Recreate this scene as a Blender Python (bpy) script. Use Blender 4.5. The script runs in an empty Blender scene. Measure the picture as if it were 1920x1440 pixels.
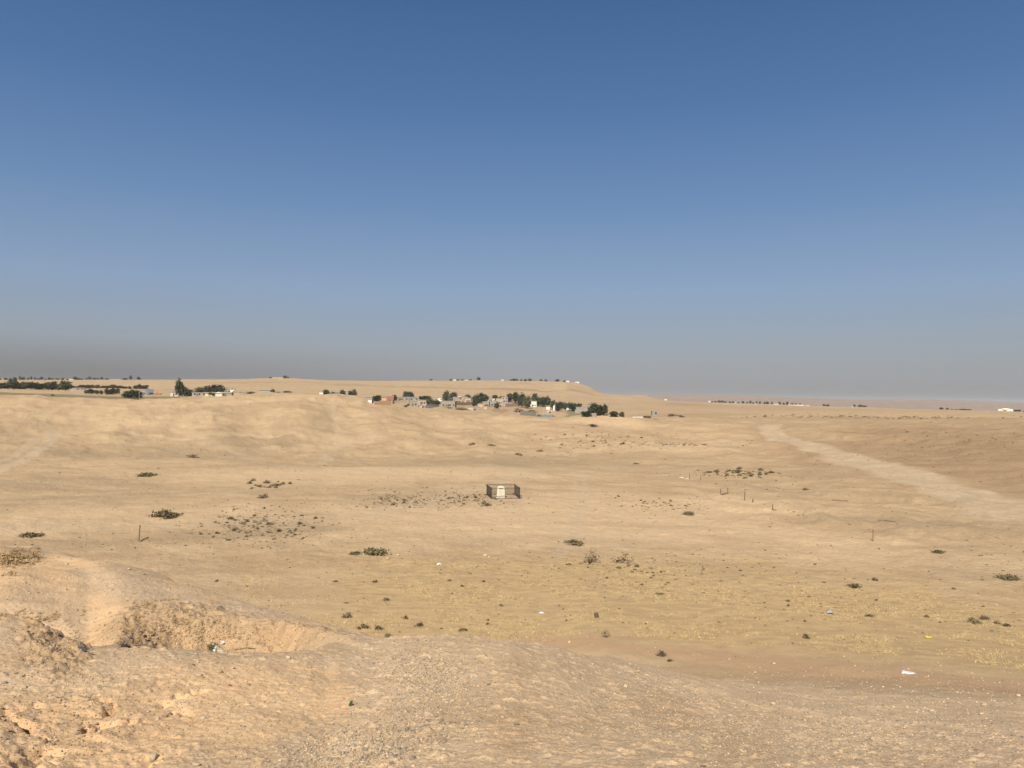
import bpy, math, random
import numpy as np
from mathutils import Vector, Matrix

random.seed(7)
rng = np.random.default_rng(11)
SC = bpy.context.scene
COL = SC.collection

# ------------------------------------------------------------------ camera
F = 1423.0                      # focal length in photo pixels (1920 wide)
EYE = 15.7
PITCH = math.atan(25 / F)
ROLL = math.radians(0.70)
fwd = Vector((0, math.cos(PITCH), math.sin(PITCH)))
up0 = Vector((0, -math.sin(PITCH), math.cos(PITCH)))
X0 = Vector((1, 0, 0))
rt = X0 * math.cos(ROLL) + up0 * math.sin(ROLL)
up = -X0 * math.sin(ROLL) + up0 * math.cos(ROLL)
cam_d = bpy.data.cameras.new('camera')
cam_d.sensor_width = 36.0
cam_d.lens = 36.0 * F / 1920.0
cam_d.clip_start = 0.05
cam_d.clip_end = 60000.0
cam = bpy.data.objects.new('camera', cam_d)
COL.objects.link(cam)
cam.matrix_world = Matrix(((rt.x, up.x, -fwd.x, 0), (rt.y, up.y, -fwd.y, 0), (rt.z, up.z, -fwd.z, EYE), (0, 0, 0, 1)))
SC.camera = cam

# ------------------------------------------------------------------ light
SUN_EL = math.radians(43)
SUN_AZ = math.radians(-167)      # clockwise from +Y: behind the camera, slightly to its left
to_sun = Vector((math.sin(SUN_AZ) * math.cos(SUN_EL), math.cos(SUN_AZ) * math.cos(SUN_EL), math.sin(SUN_EL)))
sd = bpy.data.lights.new('sun', 'SUN')
sd.energy = 5.0
sd.angle = math.radians(0.6)
sd.color = (1.0, 0.93, 0.80)
so = bpy.data.objects.new('sun', sd)
so.rotation_mode = 'QUATERNION'
so.rotation_quaternion = to_sun.to_track_quat('Z', 'Y')
COL.objects.link(so)

W = bpy.data.worlds.new('World')
SC.world = W
W.use_nodes = True
wn, wl = W.node_tree.nodes, W.node_tree.links
wn.clear()
wout = wn.new('ShaderNodeOutputWorld')
bg = wn.new('ShaderNodeBackground')
sky = wn.new('ShaderNodeTexSky')
sky.sky_type = 'NISHITA'
sky.sun_disc = False
sky.sun_elevation = SUN_EL
sky.sun_rotation = SUN_AZ
sky.altitude = 200
sky.air_density = 1.0
sky.dust_density = 2.0
sky.ozone_density = 1.5
tc = wn.new('ShaderNodeTexCoord')
sx = wn.new('ShaderNodeSeparateXYZ')
wl.new(tc.outputs['Generated'], sx.inputs[0])
# dust layer over the sky: strength by elevation (a real band of dusty air near the horizon)
rmp = wn.new('ShaderNodeValToRGB')
wl.new(sx.outputs['Z'], rmp.inputs[0])
SKY_STOPS = [(0.0, (1.64, 1.62, 1.70, 1)), (0.03, (1.72, 1.73, 1.90, 1)), (0.075, (1.54, 1.72, 2.10, 1)), (0.14, (1.28, 1.78, 2.66, 1)),
             (0.25, (0.67, 1.29, 2.42, 1)), (0.36, (0.34, 0.86, 1.97, 1)), (0.48, (0.165, 0.595, 1.50, 1)), (1.0, (0.12, 0.40, 1.1, 1))]
el = rmp.color_ramp.elements
el[0].position, el[0].color = SKY_STOPS[0]
el[1].position, el[1].color = SKY_STOPS[-1]
for p_, c_ in SKY_STOPS[1:-1]:
    e_ = el.new(p_); e_.color = c_
mixw = wn.new('ShaderNodeMixRGB')
mixw.inputs[0].default_value = 0.85
wl.new(sky.outputs[0], mixw.inputs[1])
wl.new(rmp.outputs[0], mixw.inputs[2])
# the dust bank is thicker towards the left
mx = wn.new('ShaderNodeMapRange'); wl.new(sx.outputs['X'], mx.inputs['Value'])
for k_, v_ in zip(('From Min', 'From Max', 'To Min', 'To Max'), (.0, -.5, 0, 1)): mx.inputs[k_].default_value = v_
mz = wn.new('ShaderNodeMapRange'); mz.interpolation_type = 'SMOOTHSTEP'; wl.new(sx.outputs['Z'], mz.inputs['Value'])
for k_, v_ in zip(('From Min', 'From Max', 'To Min', 'To Max'), (.075, .0, 0, 1)): mz.inputs[k_].default_value = v_
mm = wn.new('ShaderNodeMath'); mm.operation = 'MULTIPLY'; wl.new(mx.outputs[0], mm.inputs[0]); wl.new(mz.outputs[0], mm.inputs[1])
bank = wn.new('ShaderNodeMixRGB'); wl.new(mm.outputs[0], bank.inputs[0]); wl.new(mixw.outputs[0], bank.inputs[1]); bank.inputs[2].default_value = (1.10, 1.10, 1.12, 1)
wl.new(bank.outputs[0], bg.inputs[0])
bg.inputs[1].default_value = 0.125
wl.new(bg.outputs[0], wout.inputs[0])
SC.view_settings.view_transform = 'Standard'
SC.view_settings.look = 'None'
SC.view_settings.exposure = 0.42
SC.view_settings.gamma = 1.0
SC.cycles.volume_bounces = 0
SC.cycles.max_bounces = 5
SC.cycles.diffuse_bounces = 3
SC.cycles.volume_step_rate = 10.0

# ------------------------------------------------------------------ pixel <-> world helpers
RT, UP, FW = np.array(rt), np.array(up), np.array(fwd)


def ray(px, py):
    px = np.asarray(px, float); py = np.asarray(py, float)
    d = FW + np.multiply.outer((px - 960) / F, RT) + np.multiply.outer((720 - py) / F, UP)
    h = np.hypot(d[..., 0], d[..., 1])
    return np.arctan2(d[..., 0], d[..., 1]), d[..., 2] / h     # azimuth, slope


# ------------------------------------------------------------------ noise
def _hash(ix, iy, seed):
    h = (ix.astype(np.int64) * 374761393 + iy.astype(np.int64) * 668265263 + seed * 974634777) & 0xFFFFFFFF
    h = ((h ^ (h >> 13)) * 1274126177) & 0xFFFFFFFF
    h = (h ^ (h >> 16)) & 0xFFFFFFFF
    return h / 4294967295.0


def gnoise(x, y, seed=0):
    ix = np.floor(x); iy = np.floor(y)
    fx = x - ix; fy = y - iy
    u = fx * fx * fx * (fx * (fx * 6 - 15) + 10); v = fy * fy * fy * (fy * (fy * 6 - 15) + 10)

    def g(a, b):
        t = _hash(ix + a, iy + b, seed) * 2 * math.pi
        return np.cos(t) * (fx - a) + np.sin(t) * (fy - b)
    n0 = g(0, 0) * (1 - u) + g(1, 0) * u
    n1 = g(0, 1) * (1 - u) + g(1, 1) * u
    return (n0 * (1 - v) + n1 * v) * 1.5


def fbm(x, y, scale, octv=4, seed=0, gain=0.5):
    s = 0; a = 1; x = x / scale; y = y / scale
    for k in range(octv):
        s = s + a * gnoise(x + k * 17.3, y - k * 9.1, seed + k)
        x = x * 2.03; y = y * 2.03; a *= gain
    return s


def ridged(x, y, scale, octv=4, seed=0):
    s = 0; a = 1; x = x / scale; y = y / scale
    for k in range(octv):
        s = s + a * (1 - 2 * np.abs(gnoise(x + k * 11.7, y + k * 5.3, seed + k)))
        x = x * 2.03; y = y * 2.03; a *= 0.5
    return s


# ------------------------------------------------------------------ terrain relief: rows of control points
# each row: {x: (y, d)} = the row shows at photo height y, d metres away; (None, d, z) = height given
N = None
NEAR = {
 0: [(1500,3.7),(1440,4.4),(1340,5.6),(1265,6.9),(1205,7.9),(1147,9.2),(N,10.4,12.7),(1140,13),(1100,15),(1070,17.5),(N,19,10.9),(1066,20.5),(1028,21.8),(N,38,6),(N,52,3),(N,66,.3)],
 55: [(1500,3.7),(1440,4.4),(1340,5.6),(1254,7.0),(1205,7.9),(1160,9.0),(N,10.2,12.6),(1156,12.3),(1110,14.5),(1062,18.2),(1060,19,),(1052,20.6),(1030,22),(N,38,6),(N,52,3),(N,66,.3)],
 100: [(1500,3.7),(1440,4.4),(1340,5.6),(1242,7.1),(1215,7.8),(1180,8.6),(N,9.8,12.5),(1178,11.5),(1120,14),(1060,19),(1052,20.5),(1046,21.5),(1036,23),(N,38,6),(N,52,3),(N,66,.3)],
 165: [(1500,3.7),(1440,4.4),(1340,5.5),(1224,7.5),(1221,7.7),(1218,7.9),(N,8.8,12.8),(1204,10.6),(1138,13),(1074,18),(1065,19),(1055,20),(1048,21.5),(N,36,6),(N,50,3),(N,64,.3)],
 225: [(1500,3.6),(1440,4.3),(1340,5.4),(1219,7.7),(1210,8.3),(1205,8.8),(1197,9.4),(1178,10.2),(1120,13),(1085,16),(1078,17),(1072,18),(1064,19.5),(N,34,6),(N,48,3),(N,62,.3)],
 262: [(1500,3.6),(1440,4.3),(1340,5.4),(1217,7.7),(N,8.3,13.05),(N,9,12.75),(1213,9.7),(1178,10.3),(1120,13),(1092,15.6),(1086,16.6),(1080,17.4),(1070,19),(N,34,6),(N,48,3),(N,60,.3)],
 320: [(1500,3.5),(1440,4.2),(1340,5.3),(1217,7.7),(N,8.1,12.85),(N,8.8,12.6),(1214,10.1),(1160,10.55),(1125,13),(1107,14.8),(1100,15.8),(1094,16.6),(1084,18),(N,32,6),(N,46,3),(N,58,.3)],
 420: [(1500,3.4),(1440,4.1),(1340,5.2),(1224,7.6),(N,8,12.85),(N,8.7,12.6),(1222,10.0),(1160,10.5),(1145,11.5),(1138,12.3),(1133,12.9),(1128,13.6),(1120,14.8),(N,30,6),(N,44,2.5),(N,56,.2)],
 520: [(1500,3.4),(1440,4.0),(1340,5.2),(1221,7.6),(N,8,12.9),(N,8.7,12.3),(1217,9.9),(1165,10.25),(1160,10.7),(1157,11.1),(1154,11.5),(1151,12),(1146,13),(N,26,6),(N,40,2),(N,50,.1)],
 610: [(1500,3.4),(1440,4.0),(1340,5.2),(1214,7.8),(1208,8.2),(1205,8.5),(1200,8.9),(1184,9.3),(1181,9.6),(1179,9.9),(1177,10.2),(1175,10.5),(1170,11),(N,22,6.5),(N,36,2),(N,48,.1)],
 700: [(1500,3.2),(1440,3.8),(1330,5.1),(1240,7.1),(1230,7.4),(1224,7.6),(1219,7.8),(1214,8.0),(1210,8.2),(1207,8.4),(1204,8.6),(1202,8.9),(1198,9.3),(N,20,6.5),(N,34,2),(N,47,.1)],
 830: [(1500,3.0),(1440,3.6),(1330,4.9),(1250,6.6),(1236,7.0),(1229,7.2),(1223,7.4),(1218,7.6),(1213,7.8),(1209,8.0),(1206,8.3),(1202,8.6),(1198,9.0),(N,18,7),(N,32,2),(N,46,.1)],
 960: [(1500,2.9),(1440,3.5),(1330,4.8),(1260,6.2),(1245,6.6),(1238,6.8),(1230,7.0),(1224,7.2),(1218,7.4),(1213,7.6),(1209,7.9),(1205,8.2),(1201,8.6),(N,18,7),(N,32,2),(N,46,.1)],
 1040: [(1500,2.9),(1440,3.5),(1350,4.7),(1290,5.9),(1272,6.3),(1262,6.6),(1250,6.95),(1241,7.3),(1233,7.7),(1226,8.1),(1219,8.6),(1214,9.0),(1209,9.5),(N,17,8.2),(N,29,4),(N,46,.1)],
 1130: [(1500,2.9),(1440,3.5),(1372,4.5),(1330,5.5),(1312,6.1),(1297,6.7),(1284,7.2),(1272,7.7),(1262,8.2),(1254,8.7),(1247,9.2),(1242,9.7),(1238,10.4),(1234,15),(1228,26),(1220,45)],
 1250: [(1500,2.9),(1440,3.5),(1385,4.5),(1350,5.5),(1334,6.1),(1320,6.7),(1308,7.3),(1299,7.9),(1291,8.6),(1285,9.3),(1280,10),(1276,11),(1272,12.5),(1266,18),(1260,28),(1248,43)],
 1400: [(1500,3),(1440,3.7),(1405,4.6),(1378,5.6),(1366,6.2),(1355,6.9),(1346,7.6),(1338,8.4),(1331,9.3),(1325,10.2),(1319,11.3),(1314,12.5),(1309,14),(1300,18.5),(1286,28),(1258,43)],
 1550: [(1500,3.1),(1440,3.9),(1415,4.8),(1395,5.9),(1385,6.6),(1376,7.3),(1368,8.1),(1361,9),(1354,10),(1348,11),(1342,12.2),(1336,13.6),(1330,15.2),(1319,19),(1298,28),(1264,43)],
 1700: [(1520,3.1),(1450,4.1),(1425,5),(1407,6.1),(1398,6.8),(1390,7.6),(1383,8.4),(1376,9.4),(1369,10.5),(1362,11.6),(1356,12.9),(1350,14.3),(1343,16),(1331,20),(1309,29),(1272,43)],
 1920: [(1530,3.2),(1460,4.2),(1437,5.2),(1418,6.3),(1409,7),(1401,7.8),(1394,8.7),(1387,9.7),(1380,10.8),(1373,12),(1367,13.3),(1361,14.8),(1354,16.6),(1342,21),(1320,30),(1285,44)],
}
rows = []
nk = len(NEAR[0])
for k in range(nk):
    rows.append({x: v[k] for x, v in NEAR.items()})


def flat(d, z=0.0):
    return {0: (N, d, z), 1920: (N, d, z)}


rows.append(flat(72, 0)); rows.append(flat(95, 0)); rows.append(flat(125, 0)); rows.append(flat(158, 0.1))
R = lambda d, **kw: {int(k[1:]): (v, d) for k, v in kw.items()}
rows.append(R(200, x0=850, x240=856, x420=858, x620=864, x700=866, x830=862, x960=858, x1100=860, x1250=862, x1440=864, x1700=868, x1920=870))
rows.append(R(270, x0=800, x140=806, x240=802, x330=797, x420=794, x550=790, x700=797, x830=812, x960=822, x1100=822, x1250=826, x1440=828, x1700=828, x1920=828))
rows.append(R(340, x0=744, x100=743.5, x170=747, x240=749.5, x300=749, x340=747, x420=743, x480=741.5, x550=740, x620=741, x680=742.5, x700=748, x725=757, x760=766, x830=776, x900=782, x960=780, x1010=784, x1060=787, x1090=781, x1120=779, x1160=781, x1200=784, x1300=787, x1440=800, x1700=800, x1920=798))
rows.append({0: (N, 400, 12.6), 240: (N, 400, 10.6), 340: (N, 400, 11.5), 680: (N, 400, 11.5), 730: (N, 400, 8), 830: (N, 400, 5.4), 960: (N, 400, 4.0), 1120: (N, 400, 3.6), 1250: (N, 400, 3.6), 1330: (784, 430), 1440: (785, 430), 1700: (785, 430), 1920: (786, 430)})
rows.append(R(520, x0=738, x240=746.5, x330=746, x420=746, x550=746, x680=752, x720=757, x830=769, x900=773, x960=775, x1060=778, x1120=783, x1200=778, x1300=777, x1440=776, x1600=774.5, x1700=775.5, x1920=779.5))
rows.append(R(640, x0=733.5, x240=742, x330=742, x420=742, x550=740, x680=744, x760=750, x830=757, x900=762, x960=765, x1060=768, x1120=768, x1200=768, x1300=771, x1440=772.5, x1700=773, x1920=777.5))
rows.append(R(800, x0=728, x240=734, x330=736, x550=734, x680=737, x830=744, x960=750, x1060=754, x1120=757, x1200=762, x1300=765, x1440=769, x1700=771.3, x1920=776))
rows.append(R(1100, x0=723, x240=727, x330=728, x550=725, x680=726, x830=733, x960=737, x1060=741, x1120=749, x1200=755, x1300=759, x1440=765, x1700=769.6, x1920=774.6))
rows.append(R(1500, x0=716.5, x240=718, x550=716, x830=720, x960=722, x1060=726, x1090=733, x1120=743, x1200=749, x1250=753, x1300=756, x1440=761, x1500=763, x1700=768, x1920=773.7))
rows.append(R(1900, x0=713, x300=712.5, x470=711.5, x490=710, x545=710, x610=713.5, x700=715, x900=714, x1050=716, x1083=718, x1095=722, x1108=727, x1118=733, x1130=738, x1150=741, x1170=742, x1200=740.5, x1215=743, x1232=749, x1250=751.5, x1300=753.5, x1440=758, x1500=760.5, x1700=767, x1920=773))
rows.append({0: (N, 2400, 25), 1080: (N, 2400, 22), 1160: (N, 2400, 5), 1240: (N, 2300, -4), 1920: (N, 2300, -14)})
rows.append({0: (N, 3400, -15), 1920: (N, 3400, -22)})
rows.append({0: (N, 5000, 0), 1240: (751, 5000), 1500: (757, 5000), 1700: (761, 5000), 1920: (767, 5000)})
rows.append({0: (N, 8500, 60), 1150: (742, 8500), 1240: (741.5, 8500), 1300: (742, 8500), 1370: (744, 8500), 1450: (746, 8500), 1600: (749, 8500), 1700: (750.5, 8500), 1800: (752.5, 8500), 1920: (755, 8500)})
rows.append({0: (N, 12000, -30), 1920: (N, 12000, -30)})
rows.append({0: (N, 17000, -60), 1920: (N, 17000, -60)})

AZ_IN = 0.66
az = np.concatenate([np.linspace(-math.pi, -AZ_IN, 60)[:-1], np.linspace(-AZ_IN, AZ_IN, 1150), np.linspace(AZ_IN, math.pi, 60)[1:]])
rr = np.concatenate([np.geomspace(0.35, 2.6, 14)[:-1], np.geomspace(2.6, 12.5, 500)[:-1], np.geomspace(12.5, 120, 330)[:-1],
                     np.geomspace(120, 1100, 330)[:-1], np.geomspace(1100, 17000, 170)])
NA, NR = len(az), len(rr)
DK, ZK = [], []
DK.append(np.full(NA, 0.3)); ZK.append(np.full(NA, 14.08))
edge = np.clip((np.abs(az) - 0.62) / 0.8, 0, 1)
for r_ in rows:
    A, D, Z = [], [], []
    for x in sorted(r_):
        v = r_[x]
        if v[0] is None:
            a, _ = ray(x, 750 + 5000 / (v[1] + 10)); d, z = v[1], v[2]
        else:
            a, s = ray(x, v[0]); d = v[1]; z = EYE + s * d
        A.append(float(a)); D.append(d); Z.append(z)
    A = np.array(A)
    dk = np.interp(az, A, D); zk = np.interp(az, A, Z)
    # round the corners of the rows a little
    ker = np.hanning(17 if D[0] < 1200 else 7); ker /= ker.sum()
    i0, i1 = 60, NA - 60
    for arr in (dk, zk):
        pad = len(ker) // 2
        seg = arr[i0 - pad:i1 + pad]
        arr[i0:i1] = np.convolve(seg, ker, 'valid')
    DK.append(dk); ZK.append(zk)
DK = np.array(DK).T; ZK = np.array(ZK).T        # NA x K
DK = np.maximum.accumulate(DK + np.arange(DK.shape[1]) * 1e-4, axis=1)


def pchip_rows(X, Y, xq):
    out = np.empty((X.shape[0], len(xq)))
    for i in range(X.shape[0]):
        x, y = X[i], Y[i]
        h = np.diff(x); dl = np.diff(y) / h
        m = np.zeros_like(y)
        w1 = 2 * h[1:] + h[:-1]; w2 = h[1:] + 2 * h[:-1]
        ok = dl[:-1] * dl[1:] > 0
        with np.errstate(divide='ignore', invalid='ignore'):
            mm = (w1 + w2) / (w1 / dl[:-1] + w2 / dl[1:])
        m[1:-1] = np.where(ok, mm, 0)
        m[0] = dl[0]; m[-1] = dl[-1]
        k = np.clip(np.searchsorted(x, xq) - 1, 0, len(h) - 1)
        t = np.clip((xq - x[k]) / h[k], 0, 1); t2 = t * t; t3 = t2 * t
        out[i] = (2 * t3 - 3 * t2 + 1) * y[k] + (t3 - 2 * t2 + t) * h[k] * m[k] + (-2 * t3 + 3 * t2) * y[k + 1] + (t3 - t2) * h[k] * m[k + 1]
    return out


# interpolate in log distance so that far rows blend smoothly
Z = pchip_rows(np.log(DK), ZK, np.log(rr))
# behind the camera the mound falls gently to the plain
GX = np.sin(az)[:, None] * rr[None, :]
GY = np.cos(az)[:, None] * rr[None, :]
LR = np.log(rr)


def hit(px, py, Zg=None):
    """first ground point seen through photo pixels -> (x, y, z, d)"""
    Zg = Z if Zg is None else Zg
    px = np.atleast_1d(np.asarray(px, float)); py = np.atleast_1d(np.asarray(py, float))
    a, s = ray(px, py)
    out = np.empty((len(px), 4))
    ia = np.clip(np.searchsorted(az, a) - 1, 0, NA - 2)
    fa = (a - az[ia]) / (az[ia + 1] - az[ia])
    st = 2000
    for b in range(0, len(px), st):
        sl = slice(b, b + st)
        prof = Zg[ia[sl]] * (1 - fa[sl])[:, None] + Zg[ia[sl] + 1] * fa[sl][:, None]
        rz = EYE + s[sl][:, None] * rr[None, :]
        under = rz < prof
        under[:, rr < 2.6] = False
        k = np.argmax(under, axis=1)
        k[~under.any(axis=1)] = NR - 60
        k = np.maximum(k, 1)
        i = np.arange(len(k))
        g0 = rz[i, k - 1] - prof[i, k - 1]; g1 = rz[i, k] - prof[i, k]
        t = np.clip(g0 / np.where(np.abs(g0 - g1) < 1e-9, 1, g0 - g1), 0, 1)
        d = rr[k - 1] + t * (rr[k] - rr[k - 1])
        z = prof[i, k - 1] * (1 - t) + prof[i, k] * t
        out[sl, 0] = np.sin(a[sl]) * d; out[sl, 1] = np.cos(a[sl]) * d; out[sl, 2] = z; out[sl, 3] = d
    return out


def ground(x, y):
    """terrain height under world points"""
    x = np.atleast_1d(np.asarray(x, float)); y = np.atleast_1d(np.asarray(y, float))
    a = np.arctan2(x, y); d = np.maximum(np.hypot(x, y), rr[0])
    ia = np.clip(np.searchsorted(az, a) - 1, 0, NA - 2); fa = np.clip((a - az[ia]) / (az[ia + 1] - az[ia]), 0, 1)
    ir = np.clip(np.searchsorted(rr, d) - 1, 0, NR - 2); fr = np.clip((d - rr[ir]) / (rr[ir + 1] - rr[ir]), 0, 1)
    return (Z[ia, ir] * (1 - fa) + Z[ia + 1, ir] * fa) * (1 - fr) + (Z[ia, ir + 1] * (1 - fa) + Z[ia + 1, ir + 1] * fa) * fr


def sstep(a, b, x):
    t = np.clip((x - a) / (b - a), 0, 1)
    return t * t * (3 - 2 * t)


ZB = Z.copy()
LRg = np.broadcast_to(LR[None, :], (NA, NR))
AZg = np.broadcast_to(az[:, None], (NA, NR))
WN1 = fbm(GX, GY, 1.0, 3, 50)
# one warp whose wavelength grows with distance (patch outlines are as ragged near as far)
WARPA = fbm(AZg * 14, LRg * 9, 1.0, 4, 61)
WARPB = fbm(AZg * 14 + 31, LRg * 9 + 7, 1.0, 4, 71)
del WN1


def blob(px, py, rx, ry, soft=0.35, warp=0.35):
    """soft patch on the ground centred where the photo pixel meets it, with real extents"""
    h = hit([px, px, px], [py, py - ry, py + ry], ZB)
    a0, _ = ray(px, py)
    l = np.log(h[:, 3])
    rl = max(abs(l[1] - l[2]) / 2, 0.004)
    q = np.sqrt(((AZg - a0) / (rx / F)) ** 2 + ((LRg - l[0]) / rl) ** 2) + warp * WARPA
    return 1 - sstep(1 - soft, 1 + soft, q)


def path_mask(pts, soft=0.5, warp=0.25):
    """pts: (x,y,half width m) photo points; distance to the polyline in world metres"""
    h = hit([p[0] for p in pts], [p[1] for p in pts], ZB)
    best = np.full((NA, NR), 9.0)
    for i in range(len(pts) - 1):
        p, q = h[i, :2], h[i + 1, :2]
        v = q - p; L = (v ** 2).sum() + 1e-9
        t = np.clip(((GX - p[0]) * v[0] + (GY - p[1]) * v[1]) / L, 0, 1)
        w = pts[i][2] * (1 - t) + pts[i + 1][2] * t
        dd = np.hypot(GX - p[0] - t * v[0], GY - p[1] - t * v[1]) / w
        best = np.minimum(best, dd)
    best = best + warp * WARPB
    return 1 - sstep(1 - soft, 1 + soft, best)


# ------------------------------------------------------------------ soil patches and dark ledge lines
def clipadd(*m):
    s = 0
    for k in m: s = s + k
    return np.clip(s, 0, 1)


road = path_mask([(1456, 799, 3), (1444, 805, 4), (1446, 813, 4), (1470, 828, 4.5), (1530, 844, 5), (1610, 866, 5.2), (1720, 899, 5.6), (1850, 941, 6.2), (1960, 978, 6.6)], 0.3, 0.45)
ruts = clipadd(path_mask([(1448, 808, .5), (1468, 827, .6), (1530, 843, .6), (1610, 864, .6), (1720, 896, .6), (1850, 937, .6), (1960, 973, .6)], .6, .3), path_mask([(1446, 811, .5), (1466, 830, .6), (1530, 847, .6), (1610, 869, .6), (1720, 903, .6), (1850, 946, .6), (1960, 984, .6)], .6, .3))
track = clipadd(path_mask([(-20, 892, 1.3), (35, 868, 1.3), (80, 842, 1.4), (120, 815, 1.5)], .5, .3),
                path_mask([(-20, 872, .9), (30, 852, .9), (70, 828, 1.0), (105, 806, 1.2)], .6, .3),
                0.7 * path_mask([(-20, 990, 1.6), (300, 985, 1.5), (700, 965, 1.5), (1000, 890, 2.0), (900, 870, 2)], .8, .8),
                0.7 * path_mask([(1150, 1115, 1.0), (1450, 1090, 1.0), (1700, 1110, 1.0), (1960, 1155, 1.0)], .8, .5),
                0.6 * path_mask([(1150, 1100, .6), (1450, 1076, .6), (1700, 1096, .6), (1960, 1140, .6)], .8, .5),
                .55 * path_mask([(930, 940, .5), (1010, 985, .5), (1180, 1030, .5), (1420, 1050, .5)], .7, .5), .55 * path_mask([(1075, 880, .6), (1085, 940, .5), (1060, 1010, .4), (1010, 1075, .4)], .7, .5),
                .55 * path_mask([(1092, 880, .6), (1100, 940, .5), (1076, 1010, .4), (1030, 1075, .4)], .7, .5), .5 * path_mask([(600, 905, .8), (420, 925, .7), (200, 932, .8), (-20, 945, .8)], .7, .6),
                .6 * path_mask([(300, 800, 1.2), (440, 850, 1.0), (560, 880, .9), (760, 890, .9)], .7, .7), .6 * path_mask([(620, 760, 1.5), (640, 820, 1.3), (600, 870, 1.1)], .7, .8),
                0.7 * path_mask([(1250, 1305, .5), (1500, 1285, .6), (1700, 1292, .6), (1960, 1325, .6)], .8, .4))
pale = clipadd(.6 * blob(300, 768, 120, 7, .6), .5 * blob(560, 815, 120, 7, .6), .6 * blob(700, 775, 60, 9, .6), .5 * blob(870, 800, 120, 7, .6), .5 * blob(250, 870, 180, 7, .6), .7 * blob(1120, 788, 90, 5), .6 * blob(960, 788, 90, 5), .6 * blob(560, 752, 120, 6), .8 * blob(900, 975, 420, 45), .7 * blob(150, 975, 260, 25), .6 * blob(1150, 960, 300, 40), .6 * blob(500, 830, 120, 20, .6), .6 * blob(200, 800, 160, 14, .6),  # village knoll blobs put their sunlit brightness into the soil colour
               .6 * blob(760, 885, 360, 10, .6), .6 * blob(1500, 1030, 260, 22, .6), .5 * blob(1420, 950, 200, 20), .7 * blob(1375, 800, 25, 3), .3 * blob(1860, 975, 110, 8, .5),
               .6 * blob(1300, 840, 150, 10), .8 * blob(1450, 1000, 200, 12, .6), .5 * blob(650, 890, 340, 14))
dark = clipadd(.6 * path_mask([(1190, 832, 2.5), (1230, 834, 3), (1285, 836, 2)], .6, .8), .5 * path_mask([(1290, 838, 1.5), (1370, 841, 2), (1445, 846, 1.5)], .6, .8), .6 * path_mask([(1540, 781, 9), (1640, 784, 11), (1760, 786, 9)], .6, .9),  # ledge and scarp lines drawn as dark colour
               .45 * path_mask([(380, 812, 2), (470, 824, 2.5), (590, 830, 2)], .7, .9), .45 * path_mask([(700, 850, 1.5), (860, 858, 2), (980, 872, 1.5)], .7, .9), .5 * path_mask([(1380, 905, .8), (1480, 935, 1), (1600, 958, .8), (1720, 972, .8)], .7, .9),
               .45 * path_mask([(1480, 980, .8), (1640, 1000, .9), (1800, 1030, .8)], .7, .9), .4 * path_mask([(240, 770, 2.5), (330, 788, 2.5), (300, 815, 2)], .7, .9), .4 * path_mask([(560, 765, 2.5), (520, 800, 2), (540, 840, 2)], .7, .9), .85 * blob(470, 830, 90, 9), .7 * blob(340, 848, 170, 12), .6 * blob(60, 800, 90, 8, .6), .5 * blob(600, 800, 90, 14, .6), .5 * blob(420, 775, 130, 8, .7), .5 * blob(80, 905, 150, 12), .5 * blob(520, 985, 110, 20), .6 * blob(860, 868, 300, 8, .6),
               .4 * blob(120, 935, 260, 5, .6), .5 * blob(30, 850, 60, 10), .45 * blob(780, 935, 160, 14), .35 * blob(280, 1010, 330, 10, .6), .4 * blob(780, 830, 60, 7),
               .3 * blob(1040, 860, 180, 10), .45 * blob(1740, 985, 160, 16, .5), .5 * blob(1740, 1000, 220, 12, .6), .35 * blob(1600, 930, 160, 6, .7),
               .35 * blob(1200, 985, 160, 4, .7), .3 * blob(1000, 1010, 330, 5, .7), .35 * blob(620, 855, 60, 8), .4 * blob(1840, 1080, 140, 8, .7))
brown = clipadd(.8 * blob(1720, 845, 230, 45, .4), .8 * blob(1900, 860, 160, 55, .4), .5 * blob(1750, 800, 300, 14, .6), .5 * blob(1250, 780, 120, 5, .7),
                .6 * blob(1290, 759, 60, 1.5, .7), .35 * blob(1500, 767, 260, 3, .8), .5 * blob(1560, 785, 300, 3, .6))
brown = brown * (1 - road)
field_and_shade = clipadd(.9 * blob(937, 771, 15, 4), .6 * blob(690, 723, 90, 1.3, .7), .75 * blob(880, 728, 200, 1.3, .7), .6 * blob(500, 718, 120, 1.2, .7), .9 * blob(1085, 737, 36, 2.2), .8 * blob(985, 731, 46, 1.6, .6), .7 * blob(985, 720, 20, 1), .5 * blob(1040, 733, 30, 1.5), .3 * blob(930, 762, 220, 9, .5))  # brown field and village ground; mesa blobs paint ravine shading
green = clipadd(.8 * path_mask([(-20, 738.6, 50), (60, 740, 50), (130, 742.5, 50), (200, 744.5, 60), (270, 746.5, 60), (300, 747, 40)], .4, .3), .75 * blob(1078, 780, 18, 5), .6 * blob(865, 766, 10, 4), .5 * blob(1230, 786, 4, 1))
grass = sstep(44, 50, np.hypot(GX, GY)) * (1 - sstep(69, 82, np.hypot(GX, GY) + 7 * WARPB)) * sstep(-.30, -.16, AZg + .05 * WARPA)
redpath = clipadd(.8 * path_mask([(1000, 1200, 1.5), (1180, 1216, 1.6), (1450, 1242, 2.0), (1650, 1262, 2.2), (1960, 1302, 2.6)], .7, .5), .4 * blob(1250, 1330, 70, 30, .5), .25 * blob(1390, 1390, 60, 40, .5),
                  .4 * blob(965, 1380, 40, 50, .6), .25 * blob(970, 1260, 30, 24, .6), .35 * blob(280, 1300, 60, 24), .3 * blob(180, 1350, 120, 50))
grass = grass * (1 - .8 * redpath)
dd0 = np.hypot(GX, GY)
mound = 1 - sstep(26, 44, dd0)
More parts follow.
